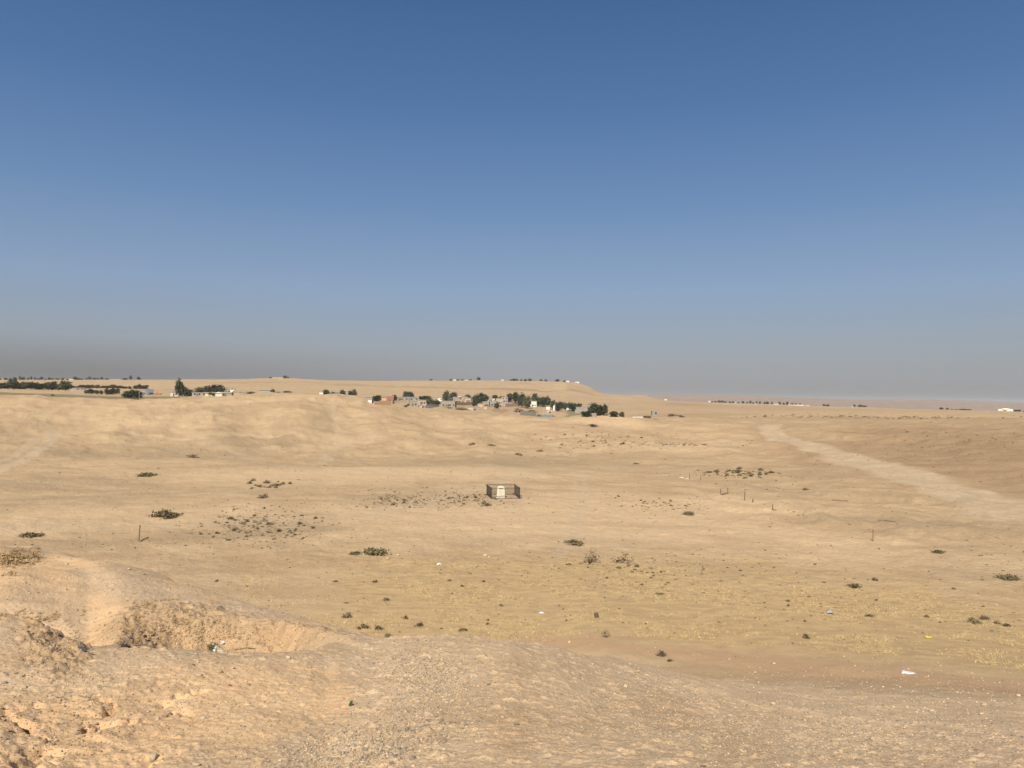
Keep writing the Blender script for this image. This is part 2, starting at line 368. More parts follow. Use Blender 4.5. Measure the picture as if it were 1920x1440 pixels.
orange = clipadd(blob(130, 1140, 230, 75, .25), blob(330, 1330, 340, 100, .25), blob(110, 1130, 150, 75, .3), .6 * blob(170, 1190, 60, 25), .9 * blob(90, 1055, 90, 18), blob(60, 1400, 200, 100, .3), .7 * blob(40, 1240, 110, 30), .7 * blob(450, 1180, 150, 35), .4 * blob(990, 1330, 150, 120, .6), .5 * blob(590, 1180, 60, 30)) * mound
grey = clipadd(.9 * path_mask([(190, 1068, .5), (270, 1105, .8), (340, 1135, .6), (430, 1150, .35), (560, 1155, .2)], .5, .4), .7 * path_mask([(20, 1270, .25), (150, 1238, .35), (330, 1236, .3), (520, 1232, .2), (690, 1240, .5)], .5, .5),
               blob(790, 1270, 110, 50, .4), blob(720, 1400, 120, 70, .4), .6 * blob(560, 1430, 120, 30), .9 * blob(1600, 1360, 300, 60, .4), .8 * blob(1850, 1390, 160, 60, .4), .6 * blob(150, 1280, 130, 25), .6 * blob(60, 1160, 80, 12)) * mound
grey = np.clip(np.maximum(grey, .8 * mound * (1 - .85 * orange)) * (1 - .45 * redpath), 0, 1)
pit_rough = clipadd(blob(270, 1196, 50, 26, .4), blob(340, 1195, 80, 28, .3), blob(470, 1192, 80, 26, .35), .8 * blob(570, 1188, 60, 22), blob(112, 1203, 50, 26), .8 * blob(20, 1050, 40, 18), .8 * blob(330, 1200, 120, 18, .4), .6 * blob(480, 1198, 110, 18, .5))
crag = clipadd(blob(40, 1400, 190, 70, .4), .6 * blob(200, 1350, 110, 40), .5 * blob(320, 1320, 60, 40), .5 * blob(100, 1440, 170, 30))

# ------------------------------------------------------------------ relief detail
D = dd0
n = np.zeros_like(Z)
kfar = sstep(900, 1500, D) * (1 - sstep(2200, 3500, D))
n += 1.1 * fbm(GX, GY, 160, 4, 1) * sstep(550, 1200, D) * (1 - .6 * sstep(1650, 1850, D) * (1 - sstep(2300, 3000, D)))
n += 6.5 * (ridged(GX, GY * .35, 170, 3, 90) - .6) * sstep(950, 1250, D) * (1 - sstep(1480, 1720, D)) * sstep(-.02, .06, AZg + .0) * (1 - sstep(.14, .2, AZg))
n += 1.6 * (ridged(GX, GY * .6, 120, 3, 95) - .6) * sstep(950, 1300, D) * (1 - sstep(1600, 1800, D))
n += 25 * fbm(GX, GY, 1800, 5, 5) * sstep(3000, 6000, D)
n += 0.8 * fbm(GX, GY, 42, 4, 11) * sstep(95, 220, D) * (1 - .6 * sstep(420, 560, D) * (1 - sstep(800, 1000, D)))
n += 1.0 * (ridged(GX + 4 * WARPA, GY * .7, 38, 3, 15) - .6) * sstep(165, 240, D) * (1 - sstep(360, 420, D))
n += 0.16 * fbm(GX, GY, 7, 4, 21) * sstep(45, 90, D) + 0.045 * fbm(GX, GY, 1.6, 3, 24) * sstep(45, 80, D) * (1 - sstep(300, 420, D))
n += .28 * (ridged(GX, GY * .8, 13, 4, 27) - .6) * sstep(150, 230, D) * (1 - sstep(420, 520, D))
n += 0.5 * blob(1740, 985, 200, 22, .5) + .35 * blob(1500, 960, 120, 8) - .5 * blob(1650, 940, 90, 6)
n += .4 * (ridged(GX, GY * .6, 11, 4, 99) - .5) * blob(1600, 950, 260, 55, .5)
n += 2.2 * blob(560, 778, 80, 20, .95, .3) + 1.8 * blob(400, 790, 70, 18, .95, .3) - 1.5 * blob(480, 800, 40, 22, .95, .4) + 1.4 * blob(250, 800, 80, 16, .95, .3) - 1.2 * blob(640, 805, 36, 25, .95, .4) + 1.5 * blob(730, 800, 60, 14, .95, .3) - 1.0 * blob(330, 815, 40, 14, .95, .4)
n += 1.0 * blob(900, 815, 80, 10, .95, .3) + 1.2 * blob(1000, 800, 70, 8, .95, .3) - .8 * blob(960, 830, 50, 8, .95, .4)
n += 0.5 * blob(1120, 835, 90, 12) * (1 + WARPA)
near = 1 - sstep(30, 60, D)
n += near * (0.035 * fbm(GX, GY, 1.7, 3, 31) * sstep(3, 9, D) + 0.005 * fbm(GX, GY, .35, 4, 36))
n += near * sstep(9, 22, D) * .10 * fbm(GX, GY, 2.5, 3, 33)
near2 = 1 - sstep(14, 24, D)
n += near2 * .004 * fbm(GX, GY, .07, 4, 41)
n += near2 * .003 * ridged(GX, GY, .06, 2, 57)
n += near2 * pit_rough * (.045 * fbm(GX, GY, .24, 5, 43, .6) + .012 * (ridged(GX, GY, .14, 3, 44) - .6))
cr = ridged(GX + .12 * fbm(GX, GY, .5, 2, 47), GY * .8, .75, 4, 46)
n += near2 * crag * (.03 * fbm(GX, GY, .33, 4, 48) - .10 * sstep(1.25, 1.75, cr))
n += near2 * .012 * np.clip(fbm(GX, GY, .13, 3, 49), 0, 1) ** 1.5 * (1 + grey)
# flank rills right of the spur
n += .03 * sstep(5, 10, D) * near * ridged(GX * .9 + GY * .5, GY * .2 - GX * .1, .9, 3, 52) * sstep(.12, .25, AZg)
# small hollow scarps in the plain
n *= sstep(0.8, 2.5, D)
flat_pen = blob(944, 932, 60, 14, .4, 0)
n *= (1 - .9 * flat_pen)
Z = ZB + n
steep = np.clip(np.abs(np.gradient(Z, axis=1) / np.gradient(rr)[None, :]) * 1.5, 0, 1)

# ------------------------------------------------------------------ materials
MATS = {}


def new_mat(name):
    m = bpy.data.materials.new(name)
    m.use_nodes = True
    nt = m.node_tree
    return m, nt, nt.nodes, nt.links, nt.nodes['Principled BSDF']


def simple(name, col, rough=0.9, var=0.12, scale=8.0, bump=0.0, metal=0.0, spec=0.25, obj_var=0.0):
    if name in MATS: return MATS[name]
    m, nt, nn, ll, b = new_mat(name)
    t = nn.new('ShaderNodeTexCoord'); nz = nn.new('ShaderNodeTexNoise')
    nz.inputs['Scale'].default_value = scale; nz.inputs['Detail'].default_value = 5
    ll.new(t.outputs['Object'], nz.inputs['Vector'])
    r = nn.new('ShaderNodeValToRGB')
    r.color_ramp.elements[0].position = .3; r.color_ramp.elements[1].position = .7
    r.color_ramp.elements[0].color = (*[c * (1 - var) for c in col], 1)
    r.color_ramp.elements[1].color = (*[min(1, c * (1 + var)) for c in col], 1)
    ll.new(nz.outputs[0], r.inputs[0])
    outc = r.outputs[0]
    if obj_var:
        oi = nn.new('ShaderNodeObjectInfo'); mr = nn.new('ShaderNodeMapRange')
        mr.inputs['To Min'].default_value = 1 - obj_var; mr.inputs['To Max'].default_value = 1 + obj_var
        ll.new(oi.outputs['Random'], mr.inputs['Value'])
        hv = nn.new('ShaderNodeHueSaturation')
        ll.new(mr.outputs[0], hv.inputs['Value']); ll.new(outc, hv.inputs['Color']); outc = hv.outputs[0]
    ll.new(outc, b.inputs['Base Color'])
    b.inputs['Roughness'].default_value = rough; b.inputs['Metallic'].default_value = metal
    b.inputs['Specular IOR Level'].default_value = spec
    if bump:
        bp = nn.new('ShaderNodeBump'); bp.inputs['Distance'].default_value = bump; bp.inputs['Strength'].default_value = .6
        n2 = nn.new('ShaderNodeTexNoise'); n2.inputs['Scale'].default_value = scale * 4; ll.new(t.outputs['Object'], n2.inputs['Vector'])
        ll.new(n2.outputs[0], bp.inputs['Height']); ll.new(bp.outputs[0], b.inputs['Normal'])
    MATS[name] = m
    return m


def ground_material():
    m, nt, nn, ll, b = new_mat('desert_soil')
    b.inputs['Roughness'].default_value = 1.0
    b.inputs['Specular IOR Level'].default_value = 0.08
    t = nn.new('ShaderNodeTexCoord')

    def noise(scale, detail=6, rough=.55, vec=None, dist=0.0):
        z = nn.new('ShaderNodeTexNoise'); z.inputs['Scale'].default_value = scale
        z.inputs['Detail'].default_value = detail; z.inputs['Roughness'].default_value = rough
        z.inputs['Distortion'].default_value = dist
        ll.new(vec or t.outputs['Object'], z.inputs['Vector']); return z.outputs[0]

    def remap(s, a, b_, c=0.0, d=1.0):
        r = nn.new('ShaderNodeMapRange'); r.interpolation_type = 'SMOOTHSTEP'
        ll.new(s, r.inputs['Value'])
        for k, v in zip(('From Min', 'From Max', 'To Min', 'To Max'), (a, b_, c, d)): r.inputs[k].default_value = v
        return r.outputs[0]

    def math_(op, a, b_):
        x = nn.new('ShaderNodeMath'); x.operation = op
        for i, v in enumerate((a, b_)):
            if isinstance(v, (int, float)): x.inputs[i].default_value = v
            else: ll.new(v, x.inputs[i])
        return x.outputs[0]

    def mix(f, a, b_, mode='MIX'):
        x = nn.new('ShaderNodeMixRGB'); x.blend_type = mode
        for i, v in zip((0, 1, 2), (f, a, b_)):
            if isinstance(v, (int, float)): x.inputs[i].default_value = v
            elif isinstance(v, tuple): x.inputs[i].default_value = (*v, 1)
            else: ll.new(v, x.inputs[i])
        return x.outputs[0]

    def attr(name):
        a = nn.new('ShaderNodeAttribute'); a.attribute_name = name
        s = nn.new('ShaderNodeSeparateColor'); ll.new(a.outputs['Color'], s.inputs[0])
        return s.outputs[0], s.outputs[1], s.outputs[2]
    m_road, m_pale, m_dark = attr('mask_a')
    m_brown, m_green, m_grass = attr('mask_b')
    m_red, m_orange, m_grey = attr('mask_c')
    m_pit, m_far, m_stubble = attr('mask_d')
    # stretched coordinates: wind and plough streaks lie across the view
    mp = nn.new('ShaderNodeMapping'); mp.inputs['Scale'].default_value = (.6, 1.2, 1)
    mp.inputs['Rotation'].default_value = (0, 0, math.radians(6))
    ll.new(t.outputs['Object'], mp.inputs['Vector'])
    big = noise(.012, 7, .6, dist=.6)
    med = noise(.09, 7, .62)
    sml = noise(1.4, 6, .6)
    fine = noise(14, 5, .65)
    streak = noise(.16, 6, .65, mp.outputs[0])
    streak2 = noise(1.1, 5, .6, mp.outputs[0])
    SAND = (.455, .315, .190)
    c = mix(remap(big, .35, .65), (.375, .258, .144), (.430, .305, .176))
    c = mix(math_('MULTIPLY', remap(streak, .46, .60), .45), c, (.310, .200, .107))
    c = mix(math_('MULTIPLY', remap(streak, .50, .40), .42), c, (.470, .338, .196))
    c = mix(math_('MULTIPLY', remap(med, .53, .63), .34), c, (.300, .196, .110))
    c = mix(m_pale, c, mix(remap(streak2, .35, .65), (.525, .372, .218), (.465, .325, .187)))
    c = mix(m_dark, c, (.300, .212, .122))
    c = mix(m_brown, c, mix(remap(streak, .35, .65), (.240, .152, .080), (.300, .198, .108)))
    c = mix(m_road, c, mix(remap(streak2, .35, .65), (.420, .318, .208), (.470, .362, .242)))
    c = mix(m_grass, c, mix(remap(streak2, .38, .62), (.450, .310, .145), (.345, .232, .112)))
    c = mix(m_green, c, mix(remap(med, .4, .6), (.075, .088, .028), (.11, .11, .04)))
    c = mix(m_orange, c, mix(remap(sml, .35, .68), (.690, .455, .250), (.610, .390, .205)))
    c = mix(m_grey, c, mix(remap(sml, .35, .65), (.600, .430, .270), (.525, .370, .225)))
    c = mix(m_red, c, (.385, .240, .132))
    c = mix(math_('MULTIPLY', m_pit, .8), c, mix(remap(sml, .35, .65), (.29, .190, .105), (.36, .240, .135)))
    m_plain, _a, _b = attr('mask_e')

    def pl(v): return math_('MULTIPLY', math_('ADD', math_('MULTIPLY', m_plain, .75), .25), v)
    grain = noise(3.2, 5, .7, mp.outputs[0])
    c = mix(math_('MULTIPLY', remap(grain, .52, .70), pl(.62)), c, (.27, .185, .105))
    c = mix(math_('MULTIPLY', remap(grain, .45, .32), pl(.48)), c, (.60, .45, .29))
    spot = noise(.42, 6, .72)
    c = mix(math_('MULTIPLY', remap(spot, .56, .70), pl(.52)), c, (.30, .205, .115))
    c = mix(m_far, c, mix(remap(big, .4, .6), (.28, .20, .145), (.22, .16, .118)))
    # grit
    c = mix(math_('MULTIPLY', remap(fine, .55, .75), .30), c, (.30, .20, .125))
    c = mix(math_('MULTIPLY', remap(fine, .42, .30), .30), c, (.62, .48, .33))
    c = mix(math_('MULTIPLY', remap(sml, .56, .74), .16), c, (.33, .215, .125))
    grit = noise(75, 4, .7)
    c = mix(math_('MULTIPLY', remap(grit, .52, .63), .38), c, (.27, .185, .115))
    c = mix(math_('MULTIPLY', remap(grit, .46, .36), .34), c, (.66, .52, .37))
    vo = nn.new('ShaderNodeTexVoronoi'); vo.inputs['Scale'].default_value = 42
    ll.new(t.outputs['Object'], vo.inputs['Vector'])
    vs = nn.new('ShaderNodeSeparateColor'); ll.new(vo.outputs['Color'], vs.inputs[0])
    vp = nn.new('ShaderNodeTexVoronoi'); vp.inputs['Scale'].default_value = 17; ll.new(t.outputs['Object'], vp.inputs['Vector'])
    vq = nn.new('ShaderNodeSeparateColor'); ll.new(vp.outputs['Color'], vq.inputs[0])
    crumb = math_('MULTIPLY', remap(vp.outputs['Distance'], .30, .14), remap(vq.outputs[1], .70, .82))
    c = mix(math_('MULTIPLY', crumb, .6), c, (.26, .18, .11))
    chip = math_('MULTIPLY', remap(vo.outputs['Distance'], .34, .22), remap(vs.outputs[0], .72, .80))
    c = mix(math_('MULTIPLY', chip, .7), c, (.60, .47, .34))
    ll.new(c, b.inputs['Base Color'])
    # bump
    b1 = nn.new('ShaderNodeBump'); b1.inputs['Strength'].default_value = .55; b1.inputs['Distance'].default_value = .024
    ll.new(noise(30, 8, .72), b1.inputs['Height'])
    b2 = nn.new('ShaderNodeBump'); b2.inputs['Strength'].default_value = .6; b2.inputs['Distance'].default_value = .16
    b4 = nn.new('ShaderNodeBump'); b4.inputs['Strength'].default_value = .5; b4.inputs['Distance'].default_value = .8
    ll.new(math_('MULTIPLY', noise(.28, 6, .7), m_plain), b4.inputs['Height']); ll.new(b1.outputs[0], b4.inputs['Normal'])
    ll.new(math_('MULTIPLY', noise(2.2, 6, .65), math_('ADD', math_('MULTIPLY', m_plain, .75), .25)), b2.inputs['Height']); ll.new(b4.outputs[0], b2.inputs['Normal'])
    b3 = nn.new('ShaderNodeBump'); b3.inputs['Strength'].default_value = .8; b3.inputs['Distance'].default_value = .008
    ll.new(chip, b3.inputs['Height']); ll.new(b2.outputs[0], b3.inputs['Normal'])
    ll.new(b3.outputs[0], b.inputs['Normal'])
    return m


# ------------------------------------------------------------------ tagging helpers
def tag(o, label=None, cat=None, group=None, kind=None):
    if label: o['label'] = label
    if cat: o['category'] = cat
    if group: o['group'] = group
    if kind: o['kind'] = kind
    return o


def link(name, me, parent=None, loc=None):
    o = bpy.data.objects.new(name, me); COL.objects.link(o)
    if parent: o.parent = parent
    if loc is not None: o.location = loc
    return o


def mesh_np(name, V, Fc, mats=(), smooth=False, midx=None):
    """V (n,3); Fc: array (m,3|4) or list of such arrays"""
    if not isinstance(Fc, list): Fc = [Fc]
    me = bpy.data.meshes.new(name)
    V = np.asarray(V, np.float32)
    me.vertices.add(len(V)); me.vertices.foreach_set('co', V.ravel())
    tot = sum(f.size for f in Fc); cnt = sum(len(f) for f in Fc)
    me.loops.add(tot); me.polygons.add(cnt)
    me.loops.foreach_set('vertex_index', np.concatenate([f.ravel() for f in Fc]).astype(np.int32))
    sizes = np.concatenate([np.full(len(f), f.shape[1]) for f in Fc]).astype(np.int32)
    me.polygons.foreach_set('loop_start', np.concatenate([[0], np.cumsum(sizes)[:-1]]).astype(np.int32))
    me.polygons.foreach_set('loop_total', sizes)
    me.polygons.foreach_set('use_smooth', np.full(cnt, smooth))
    if midx is not None: me.polygons.foreach_set('material_index', np.asarray(midx, np.int32))
    for m in mats: me.materials.append(m)
    me.update(calc_edges=True)
    return me


class MB:
    """collects boxes and tubes, links them as ONE mesh"""
    def __init__(s): s.v, s.f = [], []

    def box(s, x0, x1, y0, y1, z0, z1, taper=0.0):
        b = len(s.v)
        for z, k in ((z0, 0), (z1, taper)):
            cx, cy = (x0 + x1) / 2, (y0 + y1) / 2
            for x, y in ((x0, y0), (x1, y0), (x1, y1), (x0, y1)):
                s.v.append((x + (cx - x) * k, y + (cy - y) * k, z))
        s.f += [(b, b + 3, b + 2, b + 1), (b + 4, b + 5, b + 6, b + 7)] + [(b + i, b + (i + 1) % 4, b + 4 + (i + 1) % 4, b + 4 + i) for i in range(4)]
        return s

    def tube(s, p, q, r0, r1=None, n=6):
        r1 = r0 if r1 is None else r1
        p, q = Vector(p), Vector(q); d = (q - p).normalized()
        a = d.orthogonal().normalized(); c = d.cross(a); b = len(s.v)
        for P, r in ((p, r0), (q, r1)):
            for i in range(n):
                t = 2 * math.pi * i / n
                s.v.append(tuple(P + a * math.cos(t) * r + c * math.sin(t) * r))
        s.f += [(b + i, b + (i + 1) % n, b + n + (i + 1) % n, b + n + i) for i in range(n)]
        s.f += [tuple(b + i for i in reversed(range(n))), tuple(b + n + i for i in range(n))]
        return s

    def prism(s, prof, y0, y1):
        """outline in x,z extruded along y"""
        b = len(s.v); n = len(prof)
        s.v += [(x, y0, z) for x, z in prof] + [(x, y1, z) for x, z in prof]
        s.f += [tuple(b + i for i in range(n)), tuple(b + n + i for i in reversed(range(n)))]
        s.f += [(b + (i + 1) % n, b + i, b + n + i, b + n + (i + 1) % n) for i in range(n)]
        return s

    def mesh(s, name, mat):
        me = bpy.data.meshes.new(name); me.from_pydata(s.v, [], s.f); me.update()
        me.materials.append(mat); return me

    def build(s, name, mat, parent=None):
        return link(name, s.mesh(name, mat), parent)


# ------------------------------------------------------------------ ground sheet
V = np.empty((NA * NR + 1, 3)); V[:-1, 0] = GX.ravel(); V[:-1, 1] = GY.ravel(); V[:-1, 2] = Z.ravel()
# az[0] and az[-1] are the same direction: weld them
cI = np.arange(NA - 1)
nxt = cI + 1; nxt[-1] = 0
a = (cI[:, None] * NR + np.arange(NR - 1)[None, :]); bq = (nxt[:, None] * NR + np.arange(NR - 1)[None, :])
quads = np.stack([a, a + 1, bq + 1, bq], -1).reshape(-1, 4)
V[-1] = (0, 0, 14.08)
tris = np.stack([np.full(NA - 1, NA * NR), cI * NR, nxt * NR], -1)
gm = mesh_np('ground', V, [quads, tris], [ground_material()], smooth=True)
masks = {'mask_a': (clipadd(road * .62, track * .65), pale * (1 - road), clipadd(dark * (1 - road), .35 * ruts * road)), 'mask_b': (clipadd(brown, field_and_shade), green, grass * .8),
         'mask_c': (redpath, orange * (1 - .8 * grey), grey), 'mask_e': (sstep(45, 80, D), D * 0, D * 0), 'mask_d': (pit_rough * mound, sstep(2600, 4500, D), grass)}
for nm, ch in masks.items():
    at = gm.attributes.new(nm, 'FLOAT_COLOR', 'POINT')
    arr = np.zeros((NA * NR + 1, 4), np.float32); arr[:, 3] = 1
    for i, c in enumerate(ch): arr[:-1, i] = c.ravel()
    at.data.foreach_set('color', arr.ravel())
g = link('ground', gm); tag(g, kind='structure', label='bare sandy desert ground with mounds, tracks and a far mesa')


def place(px, py):
    h = hit([px], [py])[0]
    return Vector(h[:3]), h[3]


def at_dist(px, d, py=740):
    a_, _ = ray(px, py); x, y = math.sin(a_) * d, math.cos(a_) * d
    return Vector((x, y, float(ground(x, y)[0]))), d


def yaw_to(p):
    return -math.atan2(p[0], p[1])


# ------------------------------------------------------------------ stones
def icos(sub):
    import bmesh
    bm = bmesh.new(); bmesh.ops.create_icosphere(bm, subdivisions=sub, radius=1)
    v = np.array([x.co[:] for x in bm.verts]); f = np.array([[w.index for w in x.verts] for x in bm.faces]); bm.free()
    return v, f


def stone_verts(v, seed, flat=.55, facet=False):
    r = np.random.default_rng(seed)
    w = v.copy()
    for _ in range(6):                      # chop with planes: broken faces
        nrm = r.normal(size=3); nrm /= np.linalg.norm(nrm); o = r.uniform(.55, .85) if facet else r.uniform(.8, .95)
        dd = w @ nrm - o
        w = w - np.outer(np.clip(dd, 0, None), nrm) * .9
    w = w * (1 + .07 * np.sin(v @ r.normal(size=(3,)) * 3)[:, None])
    w = w * np.array([1, r.uniform(.55, .85), flat * r.uniform(.7, 1.2)])
    return w


st_mats = [simple('stone_buff', (.42, .31, .195), .9, .14, 3, .02, obj_var=.18), simple('stone_pale', (.52, .41, .275), .85, .10, 3, .02, obj_var=.10),
           simple('stone_grey', (.26, .215, .165), .9, .15, 3, .02, obj_var=.2), simple('stone_dark', (.15, .105, .085), .8, .15, 3)]
v2, f2 = icos(2); v1, f1 = icos(1)
STONE_ME = []
for i in range(10):
    for mi in range(3):
        STONE_ME.append((mi, mesh_np('stone', stone_verts(v2, i, facet=i % 3 > 0), f2, [st_mats[mi]], smooth=(i % 3 == 0))))
dark_me = mesh_np('stone', stone_verts(v2, 77), f2, [st_mats[3]], smooth=True)
by_mat = [[m for k, m in STONE_ME if k == j] for j in range(3)]


def slope_normal(x, y, e=.15):
    hx = (ground(x + e, y) - ground(x - e, y)) / (2 * e); hy = (ground(x, y + e) - ground(x, y - e)) / (2 * e)
    nn_ = np.stack([-hx, -hy, np.ones_like(hx)], -1)
    return nn_ / np.linalg.norm(nn_, axis=1)[:, None]


def put_stone(px, py, wpx, label, mat=0, group=None, name='stone', me=None, hgt=1.0, yaw=None):
    p, d = place(px, py)
    s = wpx * d / F / 2
    o = link(name, me or random.choice(by_mat[mat]))
    nv = Vector(slope_normal(np.array([p.x]), np.array([p.y]))[0])
    q = nv.to_track_quat('Z', 'Y') @ Matrix.Rotation(yaw if yaw is not None else random.uniform(-.6, .6), 3, 'Z').to_quaternion()
    o.rotation_mode = 'QUATERNION'; o.rotation_quaternion = q
    o.scale = (s, s, s * hgt); o.location = p + nv * s * .26
    tag(o, label, 'stone', group)
    return o


SPEC = [(287, 1423, 20, 1, 'big smooth rounded pebble lying near the bottom left edge of the mound'),
        (296, 1350, 8, 1, 'upright pale stone splinter standing in the orange bank'),
        (381, 1348, 13, 1, 'pale broken stone flake on the orange bank under the pit'),
        (186, 1374, 13, 1, 'oval cream pebble among the clods at lower left'),
        (198, 1372, 9, 0, 'small buff pebble touching the oval cream pebble'),
        (165, 1326, 8, 1, 'round white pebble on the grey path left of the orange bank'),
        (367, 1436, 17, 1, 'flat cream stone cut by the bottom edge of the photo'),
        (430, 1286, 9, 2, 'blue grey pebble half buried in the orange bank'),
        (436, 1253, 9, 1, 'white stone on the orange bank just under the pit rim'),
        (540, 1235, 12, 1, 'flat white stone on the pit rim right of the litter'),
        (373, 1267, 12, 1, 'pale square faced stone below the dark pebble'),
        (410, 1262, 14, 0, 'curved buff stone flake below the litter in the pit'),
        (825, 1369, 14, 1, 'angular pale stone standing out of the gravel streak'),
        (838, 1318, 10, 1, 'rounded pale pebble at the right edge of the gravel streak'),
        (849, 1315, 11, 1, 'flat pale stone beside the rounded pebble in the gravel'),
        (678, 1398, 14, 0, 'orange tinted stone in the lower gravel streak'),
        (740, 1398, 12, 1, 'long pale stone lying across the lower gravel streak'),
        (916, 1285, 8, 2, 'dark grey stone on the spur right of the gravel streak'),
        (1088, 1410, 14, 1, 'pale double lump of stone low on the central spur'),
        (1131, 1307, 10, 0, 'buff stone on the reddish slope of the central spur'),
        (1172, 1288, 12, 1, 'cream stone pair at the top of the stony slope'),
        (1174, 1330, 10, 1, 'cream stone halfway down the stony slope'),
        (1068, 1205, 8, 1, 'white stone on the red earth behind the spur crest'),
        (1476, 1391, 9, 1, 'bright white stone on the lower right slope'),
        (1577, 1411, 12, 1, 'long pale stone with a dark neighbour on the lower right slope'),
        (1416, 1262, 8, 0, 'lone buff stone above the grey gravel on the right'),
        (910, 1042, 9, 1, 'pale boulder on the plain in front of the iron enclosure'),
        (917, 1045, 6, 1, 'small pale stone beside the boulder in front of the enclosure'),
        (726, 1048, 11, 0, 'buff boulder on the plain beside the dark green bush'),
        (746, 1042, 7, 1, 'small pale boulder right of the dark green bush'),
        (125, 1058, 8, 1, 'bright white stone on the ridge at upper left of the mound'),
        (242, 1068, 8, 1, 'bright white stone on the grey crest of the left ridge'),
        (72, 1161, 8, 1, 'pale stone at the edge of the gully on the left'),
        (45, 1290, 10, 1, 'cream stone on the path at the left edge')]
for px, py, w, mi, lab in SPEC:
    put_stone(px, py, w * 1.0, lab, mi, yaw=1.4 if 'upright' in lab else None, hgt=2.2 if 'upright' in lab else 1.0)
put_stone(362, 1247, 7, 'small blackish pebble on the orange bank under the pit', 0, me=dark_me)
put_stone(312, 1361, 4, 'tiny purple brown pebble beside the stone splinter', 0, me=dark_me)
put_stone(1318, 1438, 12, 'dark lump cut by the bottom edge right of the spur', 0, me=dark_me)  # dark lump marking the spot at the bottom edge
put_stone(968, 1359, 14, 'flat blue grey stone on the middle of the central spur', 2, hgt=.4)
put_stone(107, 1190, 12, 'brown clod on the rim of the dark bank at left', 0, me=dark_me)

REG = [  # photo region, number, size range px, tones, label of the group members, group
 ((640, 900, 1350, 1436), 70, (6, 12), (0, 0, 1, 2), 'angular stone in the gravel streak at the bottom of the mound', 'stones in the gravel streak'),
 ((700, 880, 1225, 1340), 34, (4, 8), (0, 1, 2), 'stone in the upper gravel streak near the mound crest', 'small stones near the mound crest'),
 ((1300, 1910, 1300, 1436), 62, (5, 11), (0, 1, 2, 0), 'weathered stone on the grey gravel slope at lower right', 'stones on the lower right slope'),
 ((910, 1300, 1240, 1436), 34, (4, 9), (0, 1, 0), 'stone scattered on the bare central spur', 'stones on the central spur'),
 ((240, 640, 1240, 1436), 34, (4, 9), (1, 0, 0), 'stone set in the orange bank below the pit', 'stones in the orange bank'),
 ((0, 230, 1260, 1436), 22, (5, 10), (0, 1, 2), 'stone among the clods at the lower left corner', 'stones among the clods'),
 ((0, 230, 1060, 1190), 12, (4, 7), (1, 0), 'stone on the bright slope above the gully', 'stones above the gully')]
for (x0, x1, y0, y1), cnt, (s0, s1), tones, lab, grp in REG:
    for k in range(cnt):
        px, py = random.uniform(x0, x1), random.uniform(y0, y1)
        if 'upper gravel' in lab: px = random.gauss(800, 45)
        if 'bottom of the mound' in lab: px = 900 - (py - 1350) * 1.6 - random.uniform(0, 150)
        ss = s0 + (s1 - s0) * random.random() ** 2; tn = random.choice(tones)
        put_stone(px, py, ss, ('larger ' if ss > s0 + (s1 - s0) * .4 else 'little ') + ('buff ', 'cream ', 'greyish ')[tn] + lab, tn, grp)

# loose gravel: nobody could count it
def gravel(name, px, py, size_px, label, mat_ids, mats, wmax=.35):
    h = hit(px, py); nv = slope_normal(h[:, 0], h[:, 1], .3)
    nS = len(px); protos = [stone_verts(v1, 200 + i, .6, True) for i in range(12)]
    s = np.minimum(size_px * h[:, 3] / F / 2, wmax)
    allv = np.empty((nS, len(v1), 3)); ang = rng.uniform(0, 2 * math.pi, nS)
    pid = rng.integers(0, 12, nS)
    P = np.array(protos)[pid]
    ca, sa = np.cos(ang)[:, None], np.sin(ang)[:, None]
    x = P[..., 0] * ca - P[..., 1] * sa; y = P[..., 0] * sa + P[..., 1] * ca; z = P[..., 2]
    T = np.cross(np.array([0, 1.0, 0])[None], nv); T /= np.linalg.norm(T, axis=1)[:, None]; B = np.cross(nv, T)
    allv = (x[..., None] * T[:, None] + y[..., None] * B[:, None] + z[..., None] * nv[:, None]) * s[:, None, None] + h[:, None, :3] + nv[:, None] * (s * .24)[:, None, None]
    faces = (f1[None] + (np.arange(nS) * len(v1))[:, None, None]).reshape(-1, 3)
    me = mesh_np(name, allv.reshape(-1, 3), faces, mats, midx=np.repeat(mat_ids, len(f1)))
    return tag(link(name, me), label, 'gravel', kind='stuff')


def region_pts(specs):
    px, py, sz = [], [], []
    for (cx, cy, sx_, sy_, rho, cnt, s0, s1) in specs:
        a_ = rng.normal(size=cnt) * sx_; b_ = rng.normal(size=cnt) * sy_
        px.append(cx + a_ + rho * b_); py.append(cy + b_)
        sz.append(s0 + (s1 - s0) * rng.random(cnt) ** 3)
    px = np.concatenate(px); py = np.concatenate(py); sz = np.concatenate(sz)
    ok = (px > -60) & (px < 1980) & (py < 1500)
    return px[ok], py[ok], sz[ok]


